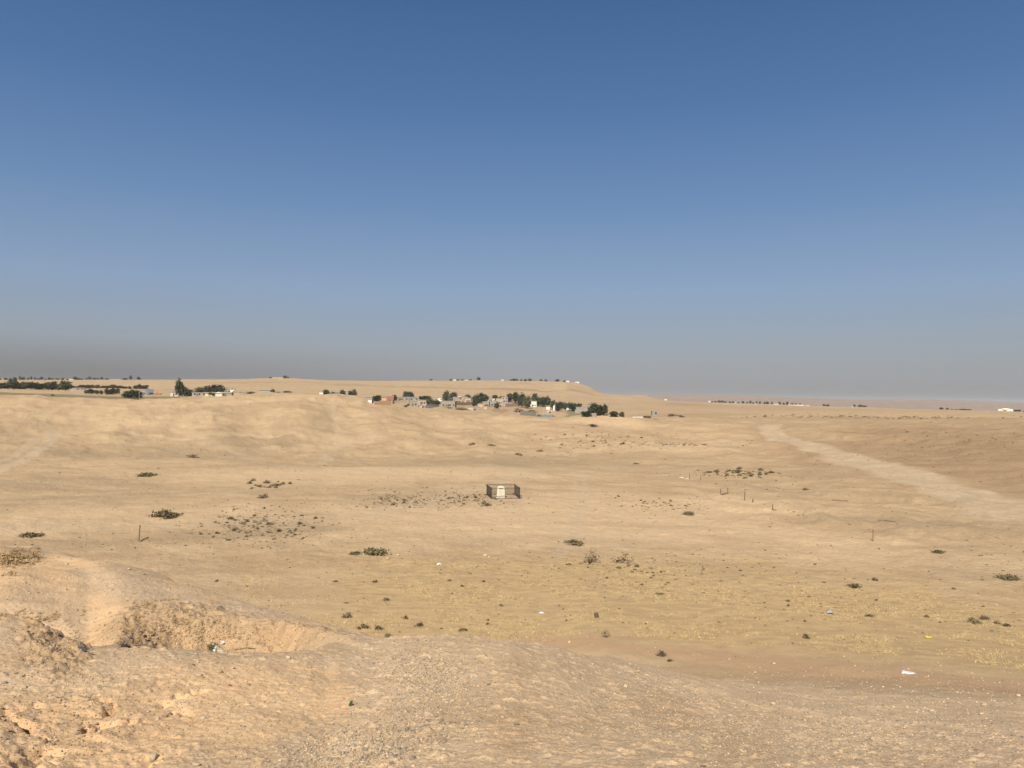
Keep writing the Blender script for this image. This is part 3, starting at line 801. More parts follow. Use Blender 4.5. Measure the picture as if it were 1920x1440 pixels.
GR = [(800, 1265, 50, 28, .5, 3400, 1.5, 6), (860, 1250, 60, 20, .5, 600, 1, 4), (790, 1330, 60, 30, -1, 900, 1.5, 6), (700, 1400, 80, 34, -1.3, 4000, 2, 9), (820, 1300, 40, 30, 0, 900, 1.5, 6), (560, 1440, 110, 20, -1, 900, 1.5, 7),
      (1700, 1350, 180, 60, 0, 5200, .8, 5), (1550, 1380, 160, 50, .6, 3800, .8, 6), (1300, 1360, 90, 50, 1.2, 3000, .9, 6), (1200, 1300, 60, 30, 1, 600, 1.2, 5), (330, 1090, 70, 18, 1.6, 1100, .9, 3),
      (330, 1150, 40, 8, 0, 300, 1, 4), (300, 1290, 160, 30, 0, 900, 1, 5), (150, 1290, 80, 30, 0, 600, 1, 5), (450, 1360, 110, 45, 0, 1100, 1, 5), (1000, 1330, 140, 60, 0, 1300, 1, 5), (100, 1120, 70, 35, 0, 500, 1, 4),
      (420, 1190, 110, 20, 0, 500, 1, 5), (100, 1205, 40, 20, 0, 260, 1, 5), (1400, 1280, 260, 16, .2, 1500, .8, 3), (60, 1350, 70, 50, 0, 400, 1, 6)]
px, py, sz = region_pts(GR)
gravel('gravel', px, py, sz, 'loose buff gravel and stone chips strewn over the mound', rng.choice([0, 0, 0, 1, 2, 2], len(px)), st_mats[:3])
earth = simple('earth_clod', (.33, .220, .125), .95, .2, 4, .02)
CLD = [(1450, 1370, 260, 50, .4, 3000, .8, 4), (1000, 1330, 160, 60, 0, 1600, .8, 4), (420, 1340, 180, 60, 0, 1800, .8, 4.5), (120, 1280, 110, 50, 0, 700, .8, 4), (100, 1110, 80, 30, 0, 500, .8, 3.5), (320, 1110, 80, 25, .5, 700, .8, 3), (350, 1194, 75, 16, 0, 900, 1, 6), (500, 1190, 70, 14, 0, 500, 1, 5), (262, 1196, 22, 14, 0, 220, 1, 6), (105, 1204, 40, 16, .3, 420, 1, 6), (90, 1390, 110, 40, 0, 520, 1.2, 8), (240, 1350, 90, 36, 0, 420, 1, 6), (40, 1052, 40, 9, 0, 160, 1.5, 6)]
cx_, cy_, cs_ = region_pts(CLD)
soilm = simple('soil_crumb', (.50, .355, .215), .95, .2, 4, .02)
gravel('clods', cx_, cy_, cs_, 'crumbled earth clods strewn over the mound and its dug banks', (np.arange(len(cx_)) < 8300).astype(int), [earth, soilm])
px = rng.uniform(0, 1920, 2600); py = 785 + rng.random(2600) ** .8 * 420
sz = .5 + 1.5 * rng.random(2600) ** 4
cl = [(90, 908, 45, 5, 0, 160, .9, 2.6), (470, 831, 30, 4, 0, 130, .8, 2.2), (765, 826, 18, 3, 0, 130, .8, 2.2), (520, 975, 60, 14, 0, 160, .7, 2.2), (1060, 830, 90, 14, 0, 130, .6, 1.6)]
p2 = region_pts(cl)
px = np.concatenate([px, p2[0]]); py = np.concatenate([py, p2[1]]); sz = np.concatenate([sz, p2[2]])
gravel('rubble', px, py, sz, 'scattered pale rubble on the open plain and low hills', rng.choice([1, 1, 0], len(px)), st_mats[:3], .8)

# ------------------------------------------------------------------ shrubs and grass
leaf_dark = simple('shrub_leaf', (.098, .076, .042), .9, .3, 5, obj_var=.3, spec=.1)
leaf_green = simple('shrub_green', (.160, .130, .070), .9, .3, 5, obj_var=.2, spec=.1)
leaf_dry = simple('shrub_dry', (.27, .20, .125), .95, .25, 5, obj_var=.15, spec=.1)
straw = simple('straw', (.45, .34, .17), .95, .22, 2, spec=.1)


def leafcloud(n_, r, shape, size, flatz=1.0):
    """small leaf faces spread in lumps"""
    cl_ = shape(r, max(5, n_ // 28))
    c = cl_[r.integers(0, len(cl_), n_)] + r.normal(size=(n_, 3)) * np.array([.11, .11, .09 * flatz])
    c[:, 2] = np.abs(c[:, 2])
    u = r.normal(size=(n_, 3)); u /= np.linalg.norm(u, axis=1)[:, None]
    w = np.cross(u, r.normal(size=(n_, 3))); w /= np.linalg.norm(w, axis=1)[:, None]
    s = size * r.uniform(.6, 1.4, n_)[:, None]
    q = np.stack([c - u * s, c + w * s * .5, c + u * s, c - w * s * .5], 1)
    return q.reshape(-1, 3), np.arange(n_ * 4).reshape(-1, 4)


def shrub_mesh(seed, mat, n_=230, tall=.5, flat=False):
    r = np.random.default_rng(seed)

    def shape(r, k):
        a_ = r.uniform(0, 2 * math.pi, k); q = np.sqrt(r.random(k)) * .42
        return np.stack([np.cos(a_) * q, np.sin(a_) * q * .9, (tall * (1 - (q / .46) ** 2) * r.uniform(.25, 1, k))], 1)
    v, f = leafcloud(n_, r, shape, .06, .5 if flat else 1)
    vs = [v]; fs = [f]; base = len(v)
    tw = []
    for k in range(16):                      # bare twigs
        a_ = r.uniform(0, 2 * math.pi); q = r.uniform(.15, .5); z = tall * r.uniform(.4, 1.1)
        tip = np.array([math.cos(a_) * q, math.sin(a_) * q, z]); w = np.array([-math.sin(a_), math.cos(a_), 0]) * .012
        tw += [-w, w, tip]
    tw = np.array(tw); vs.append(tw)
    return mesh_np('shrub', np.concatenate(vs), [f, np.arange(len(tw)).reshape(-1, 3) + base], [mat])


SH = {'dark': [shrub_mesh(i, leaf_dark) for i in range(5)], 'green': [shrub_mesh(20 + i, leaf_green, 420, .34, True) for i in range(4)],
      'dry': [shrub_mesh(40 + i, leaf_dry, 160, .6) for i in range(4)]}


def put_shrub(px, py, w, kind, label, group=None, hgt=1.0, name='shrub'):
    p, d = place(px, py)
    s = w * d / F
    if kind == 'dark' and w < 12: kind = random.choice(('dark', 'dark', 'dark', 'green')); hgt *= random.uniform(.6, 1.3)
    o = link(name, random.choice(SH[kind])); o.location = p - Vector((0, 0, .03 * s))
    if group: label = ('bigger ' if w > 7.5 else 'little ') + {'dark': 'brown ', 'dry': 'pale dry ', 'green': 'olive '}[kind] + label.replace('small ', '').replace('tiny ', '').replace('dark ', '')
    o.rotation_euler = (0, 0, random.uniform(0, 6.28)); o.scale = (s * random.uniform(.8, 1.25), s, s * hgt)
    tag(o, label, 'shrub', group)
    return o


SHR = [(704, 1040, 50, 'green', .95, 'large dark green bush mound left of the pale boulders'),
       (665, 1038, 26, 'green', .5, 'low flat plant trailing left of the large dark green bush'),
       (1074, 1020, 44, 'green', .6, 'long low green bush right of centre on the pale plain'),
       (1291, 965, 20, 'green', 1.2, 'dense round green bush alone right of the enclosure'),
       (309, 970, 46, 'green', .9, 'wide green bush mound on the pale strip at left'),
       (274, 892, 28, 'green', .7, 'low dark bush mound at the foot of the left hill'),
       (57, 1006, 40, 'green', .6, 'flat dark green bush at the left edge of the plain'),
       (360, 858, 24, 'dark', .6, 'small dark bush on the slope of the left hill'),
       (1892, 1086, 34, 'green', .7, 'low green bush at the right edge above the stubble'),
       (1760, 1036, 26, 'green', .6, 'flat green bush below the brown knoll at right'),
       (1112, 1056, 46, 'dry', 1.0, 'wide grey brown thicket of dry stems on the plain'),
       (1168, 1055, 36, 'dry', .9, 'dry thorn bush right of the grey brown thicket'),
       (911, 948, 22, 'dark', .8, 'dark bush just in front of the iron enclosure'),
       (650, 1158, 20, 'dark', 1.0, 'round dark shrub on the plain behind the left crest'),
       (761, 1160, 14, 'dark', 1.0, 'spiky shrub behind the mound crest left of centre'),
       (787, 1174, 16, 'dark', 1.0, 'spiky shrub close behind the mound crest'),
       (681, 1178, 20, 'dark', 1.0, 'dark shrub left in the pair behind the crest'),
       (711, 1180, 17, 'dark', 1.1, 'dark shrub right in the pair behind the crest'),
       (727, 1193, 18, 'green', .9, 'olive shrub beside a white stone on the crest'),
       (867, 1182, 18, 'green', .7, 'flat green shrub beside the red earth track'),
       (1133, 1193, 26, 'dry', .9, 'dry leafless shrub in the stubble near the red track'),
       (1240, 1230, 18, 'dark', 1.1, 'dark shrub at the near edge of the stubble'),
       (1256, 1240, 12, 'dark', .9, 'small dark shrub right below the stubble edge shrub'),
       (1512, 1197, 16, 'dark', 1.0, 'lone dark shrub in the stubble right of centre'),
       (1632, 1156, 20, 'dark', .6, 'flat brown shrub in the stubble left of the right hand group'),
       (1826, 1167, 24, 'dark', .6, 'left shrub of the brown group in the right stubble'),
       (1847, 1161, 20, 'dark', .7, 'right shrub of the brown group in the right stubble'),
       (1888, 1174, 16, 'dark', .7, 'flat brown shrub near the right edge of the stubble'),
       (1600, 1100, 30, 'dark', .45, 'low strip of brown scrub above the stubble'),
       (1641, 1089, 11, 'dark', 1.2, 'small upright dark shrub above the stubble'),
       (1236, 1114, 18, 'green', .5, 'flat green shrub in the middle of the stubble'),
       (1510, 919, 10, 'green', 1.3, 'small round bush beside the dry wash at right'),
       (843, 1089, 9, 'dark', 1.0, 'small dark shrub at the far edge of the stubble'),
       (725, 1126, 13, 'dark', 1.0, 'shrub in the stubble above the left crest'),
       (885, 834, 16, 'dark', .6, 'left of two dark shrubs on the slope below the village'),
       (921, 836, 14, 'dark', .6, 'middle dark shrub on the slope below the village'),
       (971, 853, 16, 'dark', .6, 'dark shrub above the bare strip behind the enclosure'),
       (1193, 870, 13, 'dark', .5, 'small dark shrub on the slope right of the enclosure'),
       (1015, 847, 22, 'dry', .5, 'grey brown shrub on the gravelly slope behind the enclosure'),
       (1112, 799, 26, 'dark', .4, 'low dark scrub on the crest below the village'),
       (493, 934, 18, 'dark', 1.0, 'darkest shrub at the top of the left shrub patch'),
       (30, 1052, 0, 'dry', 1, '')]
for px, py, w, kd, hg, lab in SHR:
    if w: put_shrub(px, py, w, kd, lab, hgt=hg)
CLU = [(500, 990, 55, 12, 52, 5, 12, ('dark', 'dark', 'dry'), 'small dark shrub in the scattered patch left of the iron enclosure', 'shrubs of the left patch'),
       (505, 910, 28, 4, 18, 5, 11, ('dark',), 'small dark shrub in the row above the left shrub patch', 'shrubs in the far left row'),
       (745, 940, 26, 8, 26, 4, 10, ('dark', 'dry'), 'small shrub in the patch of scrub behind and left of the enclosure', 'shrubs left of the enclosure'),
       (880, 935, 32, 6, 26, 4, 9, ('dark', 'dry'), 'small shrub beside the left foot of the iron enclosure', 'shrubs beside the enclosure'),
       (1380, 888, 34, 4, 30, 5, 11, ('dark',), 'small dark shrub in the dry wash right of the enclosure', 'shrubs in the dry wash'),
       (1220, 945, 45, 7, 24, 3.5, 8, ('dark', 'dry'), 'tiny shrub on the pale flat right of the enclosure', 'shrubs on the pale flat'),
       (1210, 1068, 75, 12, 26, 5, 10, ('dark', 'dry'), 'small shrub beyond the far edge of the stubble', 'shrubs beyond the stubble'),
       (1140, 826, 36, 7, 22, 4, 9, ('dark', 'dry'), 'small shrub on the eroded slope below the village', 'shrubs on the eroded slope')]
for cx, cy, sx_, sy_, cnt, s0, s1, kinds, lab, grp in CLU:
    for k in range(cnt):
        put_shrub(random.gauss(cx, sx_), random.gauss(cy, sy_), random.uniform(s0, s1), random.choice(kinds), lab, grp)
for k in range(26):
    put_shrub(random.uniform(300, 1900), random.uniform(1090, 1180), random.uniform(5, 10), 'dark', 'small lone shrub dotted through the yellow stubble', 'shrubs in the stubble')


def scrub(name, px, py, wpx, mat, label, n_=26, hz=.5, cat='scrub'):
    h = hit(px, py); nS = len(px); s = wpx * h[:, 3] / F
    r = rng
    c = r.normal(size=(nS, n_, 3)) * np.array([.3, .3, .18]); c[..., 2] = np.abs(c[..., 2]) * hz * 2
    u = r.normal(size=(nS, n_, 3)) * .14; w = r.normal(size=(nS, n_, 3)) * .11
    q = np.stack([c - u, c + w, c + u], 2) * s[:, None, None, None] + h[:, None, None, :3]
    v = q.reshape(-1, 3)
    me = mesh_np(name, v, np.arange(len(v)).reshape(-1, 3), [mat])
    return tag(link(name, me), label, cat, kind='stuff')


cl = [(960, 930, 520, 90, 0, 900, 1.2, 3), (1100, 1080, 480, 50, 0, 500, 1.2, 3.5), (1500, 860, 260, 40, 0, 300, 1, 2.6), (400, 860, 260, 50, 0, 300, 1, 2.6), (500, 985, 70, 18, 0, 420, 2, 5), (1200, 1065, 180, 16, 0, 200, 2, 5), (880, 935, 60, 9, 0, 380, 1.5, 4), (745, 940, 40, 9, 0, 240, 1.5, 4), (1150, 828, 70, 10, 0, 160, 1.5, 4), (1220, 945, 70, 10, 0, 120, 1.5, 3.5),
      (1380, 890, 60, 5, 0, 90, 2, 5), (1700, 783, 110, 1.5, 0, 90, 2, 5), (1760, 830, 120, 24, 0, 110, 1.5, 4), (1480, 905, 200, 20, 0, 50, 1.5, 4), (300, 1020, 200, 10, 0, 60, 2, 5), (1260, 834, 60, 1.5, .5, 60, 2, 5),
      (700, 1110, 420, 40, 0, 120, 2, 5), (1500, 1150, 260, 40, 0, 130, 2, 5), (1500, 1000, 300, 50, 0, 70, 1.5, 4), (960, 960, 400, 60, 0, 120, 1.5, 3.5), (1850, 1050, 60, 30, 0, 50, 2, 5), (1530, 781, 60, 1.5, 0, 40, 2, 5)]
scrub('dry_scrub', *region_pts(cl), leaf_dark, 'tiny dry desert scrub dotted over the plain and slopes')
# dead weeds on the pit banks
cl = [(22, 1050, 22, 10, 0, 120, 5, 12), (320, 1168, 50, 10, 0, 60, 4, 8), (300, 1130, 30, 5, 0, 30, 4, 9), (60, 1158, 50, 6, .5, 50, 4, 8), (400, 1185, 120, 16, 0, 70, 3, 7)]
scrub('dead_weeds', *region_pts(cl), simple('dead_weed', (.33, .235, .12), .95, .25, 4, spec=.1), 'dead brown weeds on the banks of the dug pits', 30, .8, 'weeds')
# stubble
nB = 42000
rb = 47 + (82 - 47) * rng.random(nB); ab = rng.uniform(-.34, .64, nB)
bx = np.sin(ab) * rb; by = np.cos(ab) * rb
rowk = np.round((by * .97 + bx * .12) / .55) * .55                 # drilled rows across the view
by = by + (rowk - (by * .97 + bx * .12)) * .75
keep = fbm(bx, by, 9, 3, 300) + fbm(bx, by * 3, 3, 2, 310) * .5 + rng.normal(size=nB) * .25 > -.10
keep &= fbm(bx, by, 4.5, 3, 333) + rng.normal(size=nB) * .15 > -.22
keep &= (rb < 72 + 7 * fbm(bx, by, 12, 2, 320)) & (rb > 49)
bx, by = bx[keep], by[keep]; bz = ground(bx, by); nB = len(bx)
hh = .07 + .13 * rng.random(nB) ** 2
lean = rng.normal(size=(nB, 2)) * .07
w = .010 + .012 * rng.random(nB)
an = rng.uniform(-.6, .6, nB)
c0 = np.stack([bx, by, bz - .01], 1)
parts_v = []
for k in range(3):
    off = rng.normal(size=(nB, 2)) * .06
    b0 = c0 + np.concatenate([off, np.zeros((nB, 1))], 1)
    wv = np.stack([np.cos(an), np.sin(an), np.zeros(nB)], 1) * w[:, None]
    tip = b0 + np.concatenate([lean + rng.normal(size=(nB, 2)) * .05, hh[:, None] * rng.uniform(.5, 1, (nB, 1))], 1)
    parts_v.append(np.stack([b0 - wv, b0 + wv, tip], 1))
sv = np.concatenate(parts_v).reshape(-1, 3)
tag(link('dry_grass', mesh_np('dry_grass', sv, np.arange(len(sv)).reshape(-1, 3), [straw])), 'yellow grain stubble and dry grass across the near plain', 'grass', kind='stuff')

# ------------------------------------------------------------------ iron enclosure and stone
iron = simple('dark_iron', (.035, .027, .025), .55, .2, 6, metal=.3)
concrete = simple('kerb_concrete', (.42, .32, .23), .9, .12, 3)
fl, _ = place(921.5, 936.5); fr_, _ = place(974.5, 936); rl, _ = place(912.5, 928.7); rr_, _ = place(964.5, 928.3)
H_PEN = 21.5 * fl.length / F * 1.0
ctr = (fl + fr_ + rl + rr_) / 4
pen = link('iron_enclosure', None, loc=ctr)
tag(pen, 'black iron railing enclosure standing alone round a white stone on the plain', 'fence')
corners = [v - ctr for v in (fl, fr_, rr_, rl)]
for c in corners: c.z = 0
names = ['front_railing', 'side_railing', 'back_railing', 'side_railing']
for i in range(4):
    p, q = corners[i], corners[(i + 1) % 4]
    L = (q - p).length; u = (q - p).normalized(); m = MB()
    for z in (.12, H_PEN - .18, H_PEN - .03):
        m.tube(p + u * .05 + Vector((0, 0, z)), q - u * .05 + Vector((0, 0, z)), .032 if z != H_PEN - .18 else .014)
    nb = int(L / .12)
    for k in range(1, nb):
        s_ = p + u * (L * k / nb)
        m.tube(s_ + Vector((0, 0, .1)), s_ + Vector((0, 0, H_PEN - .02)), .0115, n=4)
    m.build(names[i], iron, pen)
    mp_ = MB(); mp_.tube(p - Vector((0, 0, .2)), p + Vector((0, 0, H_PEN + .06)), .034, n=8); mp_.tube(p + Vector((0, 0, H_PEN + .06)), p + Vector((0, 0, H_PEN + .11)), .045, .02, n=8)
    mp_.build('post', iron, pen)
    k_ = MB(); nv = Vector((-u.y, u.x, 0)) * .07
    k_.v += [tuple(p - nv + Vector((0, 0, -.2))), tuple(q - nv + Vector((0, 0, -.2))), tuple(q + nv + Vector((0, 0, -.2))), tuple(p + nv + Vector((0, 0, -.2))),
             tuple(p - nv + Vector((0, 0, .05 + i * .003))), tuple(q - nv + Vector((0, 0, .05 + i * .003))), tuple(q + nv + Vector((0, 0, .05 + i * .003))), tuple(p + nv + Vector((0, 0, .05 + i * .003)))]
    k_.f += [(0, 3, 2, 1), (4, 5, 6, 7), (0, 1, 5, 4), (1, 2, 6, 5), (2, 3, 7, 6), (3, 0, 4, 7)]
    k_.build('kerb', concrete, pen)
gp = (fl * .5 + fr_ * .5) - ctr; gp.z = 0
MB().tube(gp + Vector((0, 0, 0)), gp + Vector((0, 0, .55)), .03).build('gate_stop', iron, pen)
slab = MB()
fp = corners[0] * .1 + corners[1] * .75 + corners[2] * .15
slab.box(fp.x - 1.3, fp.x + .2, fp.y + .2, fp.y + 1.3, -.1, .06)
o = slab.build('floor_slab', simple('slab_pink', (.44, .31, .23), .9, .1, 3), None)
o.location = ctr; tag(o, 'pinkish ground slab inside the iron enclosure right of the white stone', 'slab')

white = simple('limewashed_stone', (.60, .555, .44), .8, .05, 2, .01)
sb, ds = place(939, 933.6)
Wb, Wt, Hs = 16 * ds / F, 13.6 * ds / F, 22.6 * ds / F
prof = [(-Wb / 2, 0), (Wb / 2, 0), (Wt / 2, Hs * .86)] + [(Wt / 2 * math.cos(t), Hs * .86 + Hs * .14 * math.sin(t)) for t in np.linspace(.15, math.pi - .15, 11)] + [(-Wt / 2, Hs * .86)]
stele = MB().prism(prof, -.16, .16).build('memorial_stone', white)
bv = stele.modifiers.new('bevel', 'BEVEL'); bv.width = .02; bv.segments = 2
stele.location = sb - Vector((0, 0, .03)); stele.rotation_euler.z = yaw_to(sb)
tag(stele, 'white round topped memorial stone inside the iron enclosure', 'monument')
plinth = MB().box(-Wb / 2 - .08, Wb / 2 + .08, -.28, .28, -.2, .1).build('plinth', white, stele)
ink = simple('inscription_ink', (.05, .04, .03), .8, .1, 5)
m = MB(); m.box(-.30, .32, -.172, -.166, Hs * .79, Hs * .825); m.build('heading_line', ink, stele)
ink2 = simple('inscription_grey', (.30, .27, .21), .8, .1, 5)
m = MB()
rl_ = random.Random(4)
for row, (z, x0, x1) in enumerate([(.70, -.22, .20), (.665, -.12, .14), (.60, -.24, .02), (.54, -.16, .18), (.50, -.2, .12), (.42, -.26, .2)]):
    x = x0
    while x < x1:
        w_ = rl_.uniform(.03, .09); m.box(x, x + w_, -.168, -.164, Hs * z, Hs * z + .022); x += w_ + .03
m.build('inscription', ink2, stele)

# ------------------------------------------------------------------ posts on the plain
wood = simple('weathered_wood', (.20, .145, .09), .9, .2, 6, .01)
rust = simple('rusty_iron', (.15, .105, .075), .8, .2, 6)


def post(px, py, top, wpx, mat, label, lean=0.0, cap=False):
    p, d = place(px, py); h = (py - top) * d / F; r = wpx * d / F / 2
    o = MB()
    o.tube((0, 0, -.3), (lean * h * .5, .01, h * .5), r, r * .95, 8).tube((lean * h * .5, .01, h * .5), (lean * h, 0, h), r * .95, r * .85, 8)
    if cap: o.tube((lean * h, 0, h - .12), (lean * h, 0, h), r * 1.25, r * 1.15, 8)
    q = o.build('post', mat); q.location = p
    return tag(q, label, 'post', 'old posts on the plain')


post(260, 1015, 988, 2.5, wood, 'tall wooden post standing on the plain beyond the left ridge', .06, True)
post(1637, 1015, 995, 1.9, wood, 'lone wooden post near the brown knoll at right', 0, True)
post(1351, 927, 916, 1.6, rust, 'left of two thin rusty posts in the dry wash', .05)
post(1365, 926, 915, 1.8, rust, 'right of two thin rusty posts in the dry wash', -.05)
post(1396, 938, 922, 1.8, rust, 'thin rusty post halfway down the dry wash', .04)
post(1411, 942, 935, 2.2, rust, 'short rusty stump beside the halfway post', .15)
post(1449, 957, 946, 1.8, rust, 'thin rusty post at the near end of the dry wash', -.03)
post(1293, 898, 888, 1.2, rust, 'thin stake beside the far shrubs of the dry wash')
post(1314, 900, 891, 1.2, rust, 'thin stake right of the white slabs in the dry wash')


def fallen(px0, py0, px1, py1, wpx, label):
    a_, d = place(px0, py0); b_, _ = place(px1, py1); r = wpx * d / F / 2
    mid = (a_ + b_) / 2
    m = MB().tube(a_ - mid + Vector((0, 0, r)), Vector((0, .05, r * 1.4)), r, r * .9, 7).tube(Vector((0, .05, r * 1.4)), b_ - mid + Vector((0, 0, r)), r * .9, r * .7, 7)
    o = m.build('fallen_or_shadow_bar', wood); o.location = mid
    tag(o, label, 'log')


fallen(263, 1016, 278, 1008, 2, 'dark bar standing in for the cast shadow of the tall wooden post')  # post's cast shadow modelled as a dark bar
fallen(1352, 928, 1364, 926, 2, 'fallen bar between the two thin rusty posts')
fallen(1449, 957, 1456, 957.5, 2, 'fallen bar at the foot of the near rusty post')
fallen(1560, 938, 1590, 940, 1.6, 'dry branch lying on the pale flat at right')
fallen(1648, 976, 1679, 979, 1.5, 'long thin stick lying on the brown knoll')
fallen(440, 1219, 480, 1217, 1.6, 'dry stick on the floor of the pit beside the litter')

# ------------------------------------------------------------------ litter
def crumple(name, px, py, w, h_, mat, label, seed, cat='litter', flat=.4, spike=.35):
    p, d = place(px, py); sx_ = w * d / F / 2
    r = np.random.default_rng(seed); v = v2.copy()
    k = 1 + spike * np.sin(v @ r.normal(size=(3, 3)) * 4).sum(1)[:, None] * .5
    v = v * k * np.array([1, .7, flat]) + r.normal(size=v.shape) * .07 * spike
    me = mesh_np(name, v * sx_, f2, [mat])
    o = link(name, me); o.location = p + Vector((0, 0, sx_ * flat * .5))
    return tag(o, label, cat)


plast = simple('white_plastic', (.62, .61, .60), .35, .05, 5, spec=.5)
bluep = simple('blue_plastic', (.30, .34, .38), .4, .1, 5, spec=.5)
crumple('plastic_bag', 405, 1222, 17, 10, plast, 'torn white plastic bag at the foot of the green weeds in the pit', 1, 'plastic bag', .7, .8)
crumple('plastic_scrap', 417, 1206, 9, 6, plast, 'small white plastic scrap caught above the torn bag', 2, 'plastic bag', .5, .8)
for dx, dy, w, lab in ((0, 0, 26, 'green leafy weed growing behind the white litter in the pit'),):
    put_shrub(399, 1217, 20, 'green', lab, hgt=2.2, name='weed')
crumple('dark_rag', 156, 1219, 15, 7, simple('dark_blue_rag', (.05, .065, .07), .7, .25, 9), 'dark blue grey rag where the gully meets the path', 3, 'rag', .4, .5)
crumple('paper_wrapper', 1703, 1262, 21, 5, plast, 'flat white wrapper lying on the red earth at right', 4, 'wrapper', .10, .35)
crumple('plastic_scrap', 1741, 1197, 10, 6, simple('yellow_plastic', (.50, .44, .10), .5, .1, 5), 'yellow plastic scrap in the stubble at right', 5, 'plastic scrap', .5, .5)
crumple('plastic_scrap', 1556, 1149, 10, 5, bluep, 'blue grey plastic scrap in the stubble', 6, 'plastic scrap', .45, .4)
crumple('plastic_scrap', 1015, 1150, 9, 5, simple('pale_blue_plastic', (.55, .62, .68), .4, .1, 5), 'pale blue plastic scrap in the middle stubble', 7, 'plastic scrap', .45, .4)
crumple('plastic_scrap', 824, 1058, 8, 5, plast, 'white plastic scrap beside a shrub on the plain', 8, 'plastic scrap', .45, .4)
crumple('stone_slab', 1278, 896, 9, 3, white, 'left white slab lying in the dry wash', 9, 'slab', .2, .2)
crumple('stone_slab', 1288, 898, 7, 3, white, 'right white slab lying in the dry wash', 10, 'slab', .2, .2)
# dark ribbed can
p, d = place(1118, 1158); r_ = 4.2 * d / F; hb = 8.5 * d / F
m = MB()
for k in range(6):
    m.tube((0, 0, hb * k / 6), (0, 0, hb * (k + .7) / 6), r_ * (1 if k % 2 else .94), n=14)
m.tube((0, 0, hb * .98), (0, 0, hb), r_ * 1.04, n=14)
o = m.build('drum', rust); o.location = p; tag(o, 'small rusty brown drum standing in the stubble', 'drum')
# green glass shard
p, d = place(656, 1324)
gl = simple('green_glass', (.03, .07, .03), .2, .1, 5, spec=.6)
m = MB().prism([(-.012, 0), (.010, -.002), (.016, .03), (.006, .05), (-.008, .034)], -.003, .003); o = m.build('glass_shard', gl)
o.location = p; o.rotation_euler = (-.5, .3, yaw_to(p)); o.scale = (.8, .8, .8)
tag(o, 'dark green glass shard stuck in the soil beside the gravel', 'glass shard')

# ------------------------------------------------------------------ trees
tree_mats = [simple('tree_leaf_dark', (.062, .070, .042), .9, .35, 3, obj_var=.22, spec=.1), simple('tree_leaf_olive', (.090, .098, .050), .9, .35, 3, obj_var=.2, spec=.1)]
bark = simple('bark', (.12, .085, .06), .95, .2, 5)


def tree_meshes(seed, shape, mat, nleaf=1100):
    r = np.random.default_rng(seed)

    def lumps(r, k):
        k = int(k * .8); out = []
        while len(out) < k:
            q = r.uniform(-1, 1, 3)
            if q @ q > 1 or q @ q < .12: continue
            z = (q[2] + 1) / 2
            if shape == 'round': x = q[:2] * .42; z = .12 + z * .80
            elif shape == 'tall': x = q[:2] * .42 * (1.25 - z) ** .6; z = .08 + z * .88
            elif shape == 'broad': x = q[:2] * .43 * (1 - .25 * z); z = .12 + z * .76
            else: x = q[:2] * (.18 + .26 * math.sin(min(1, z * 1.2 + .15) * 3.1)); z = .15 + z * .78
            out.append((x[0], x[1], z))
        return np.array(out)
    v, f = leafcloud(nleaf, r, lumps, .075)
    v[:, :2] *= 1.0
    crown = mesh_np('crown', v, f, [mat])
    t = MB(); t.tube((0, 0, -.05), (.01, 0, .34), .035, .024, 7).tube((.01, 0, .34), (0, 0, .8), .024, .006, 6)
    for k in range(6):
        a_ = k * 1.1 + r.uniform(0, .5); z0 = .25 + .08 * k
        t.tube((.01, 0, z0), (math.cos(a_) * .3, math.sin(a_) * .3, z0 + .2), .014, .004, 5)
    return crown, t.mesh('trunk', bark)


TREES = {s: [tree_meshes(i * 7 + j, s, tree_mats[j % 2]) for j in range(3)] for i, s in enumerate(('round', 'tall', 'broad', 'loose'))}


def put_tree(x0, x1, ybase, ytop, shape, label, group=None, dist=None, pick=None):
    px = (x0 + x1) / 2
    if dist: p, d = at_dist(px, dist, ybase)
    else: p, d = place(px, ybase)
    a_, s_ = ray(px, ytop); zt = EYE + float(s_) * d
    w = (x1 - x0) * d / F * 1.38
    h = max((zt - p.z) * 1.1, .35 * w, 1.2)
    cr_, tr = (pick is not None and TREES[shape][pick]) or random.choice(TREES[shape])
    o = link('tree', None, loc=p); o.rotation_euler.z = random.uniform(0, 6.28)
    o.scale = (w, w, h)
    tag(o, label, 'tree', group)
    link('crown', cr_, o); link('trunk', tr, o)
    return o


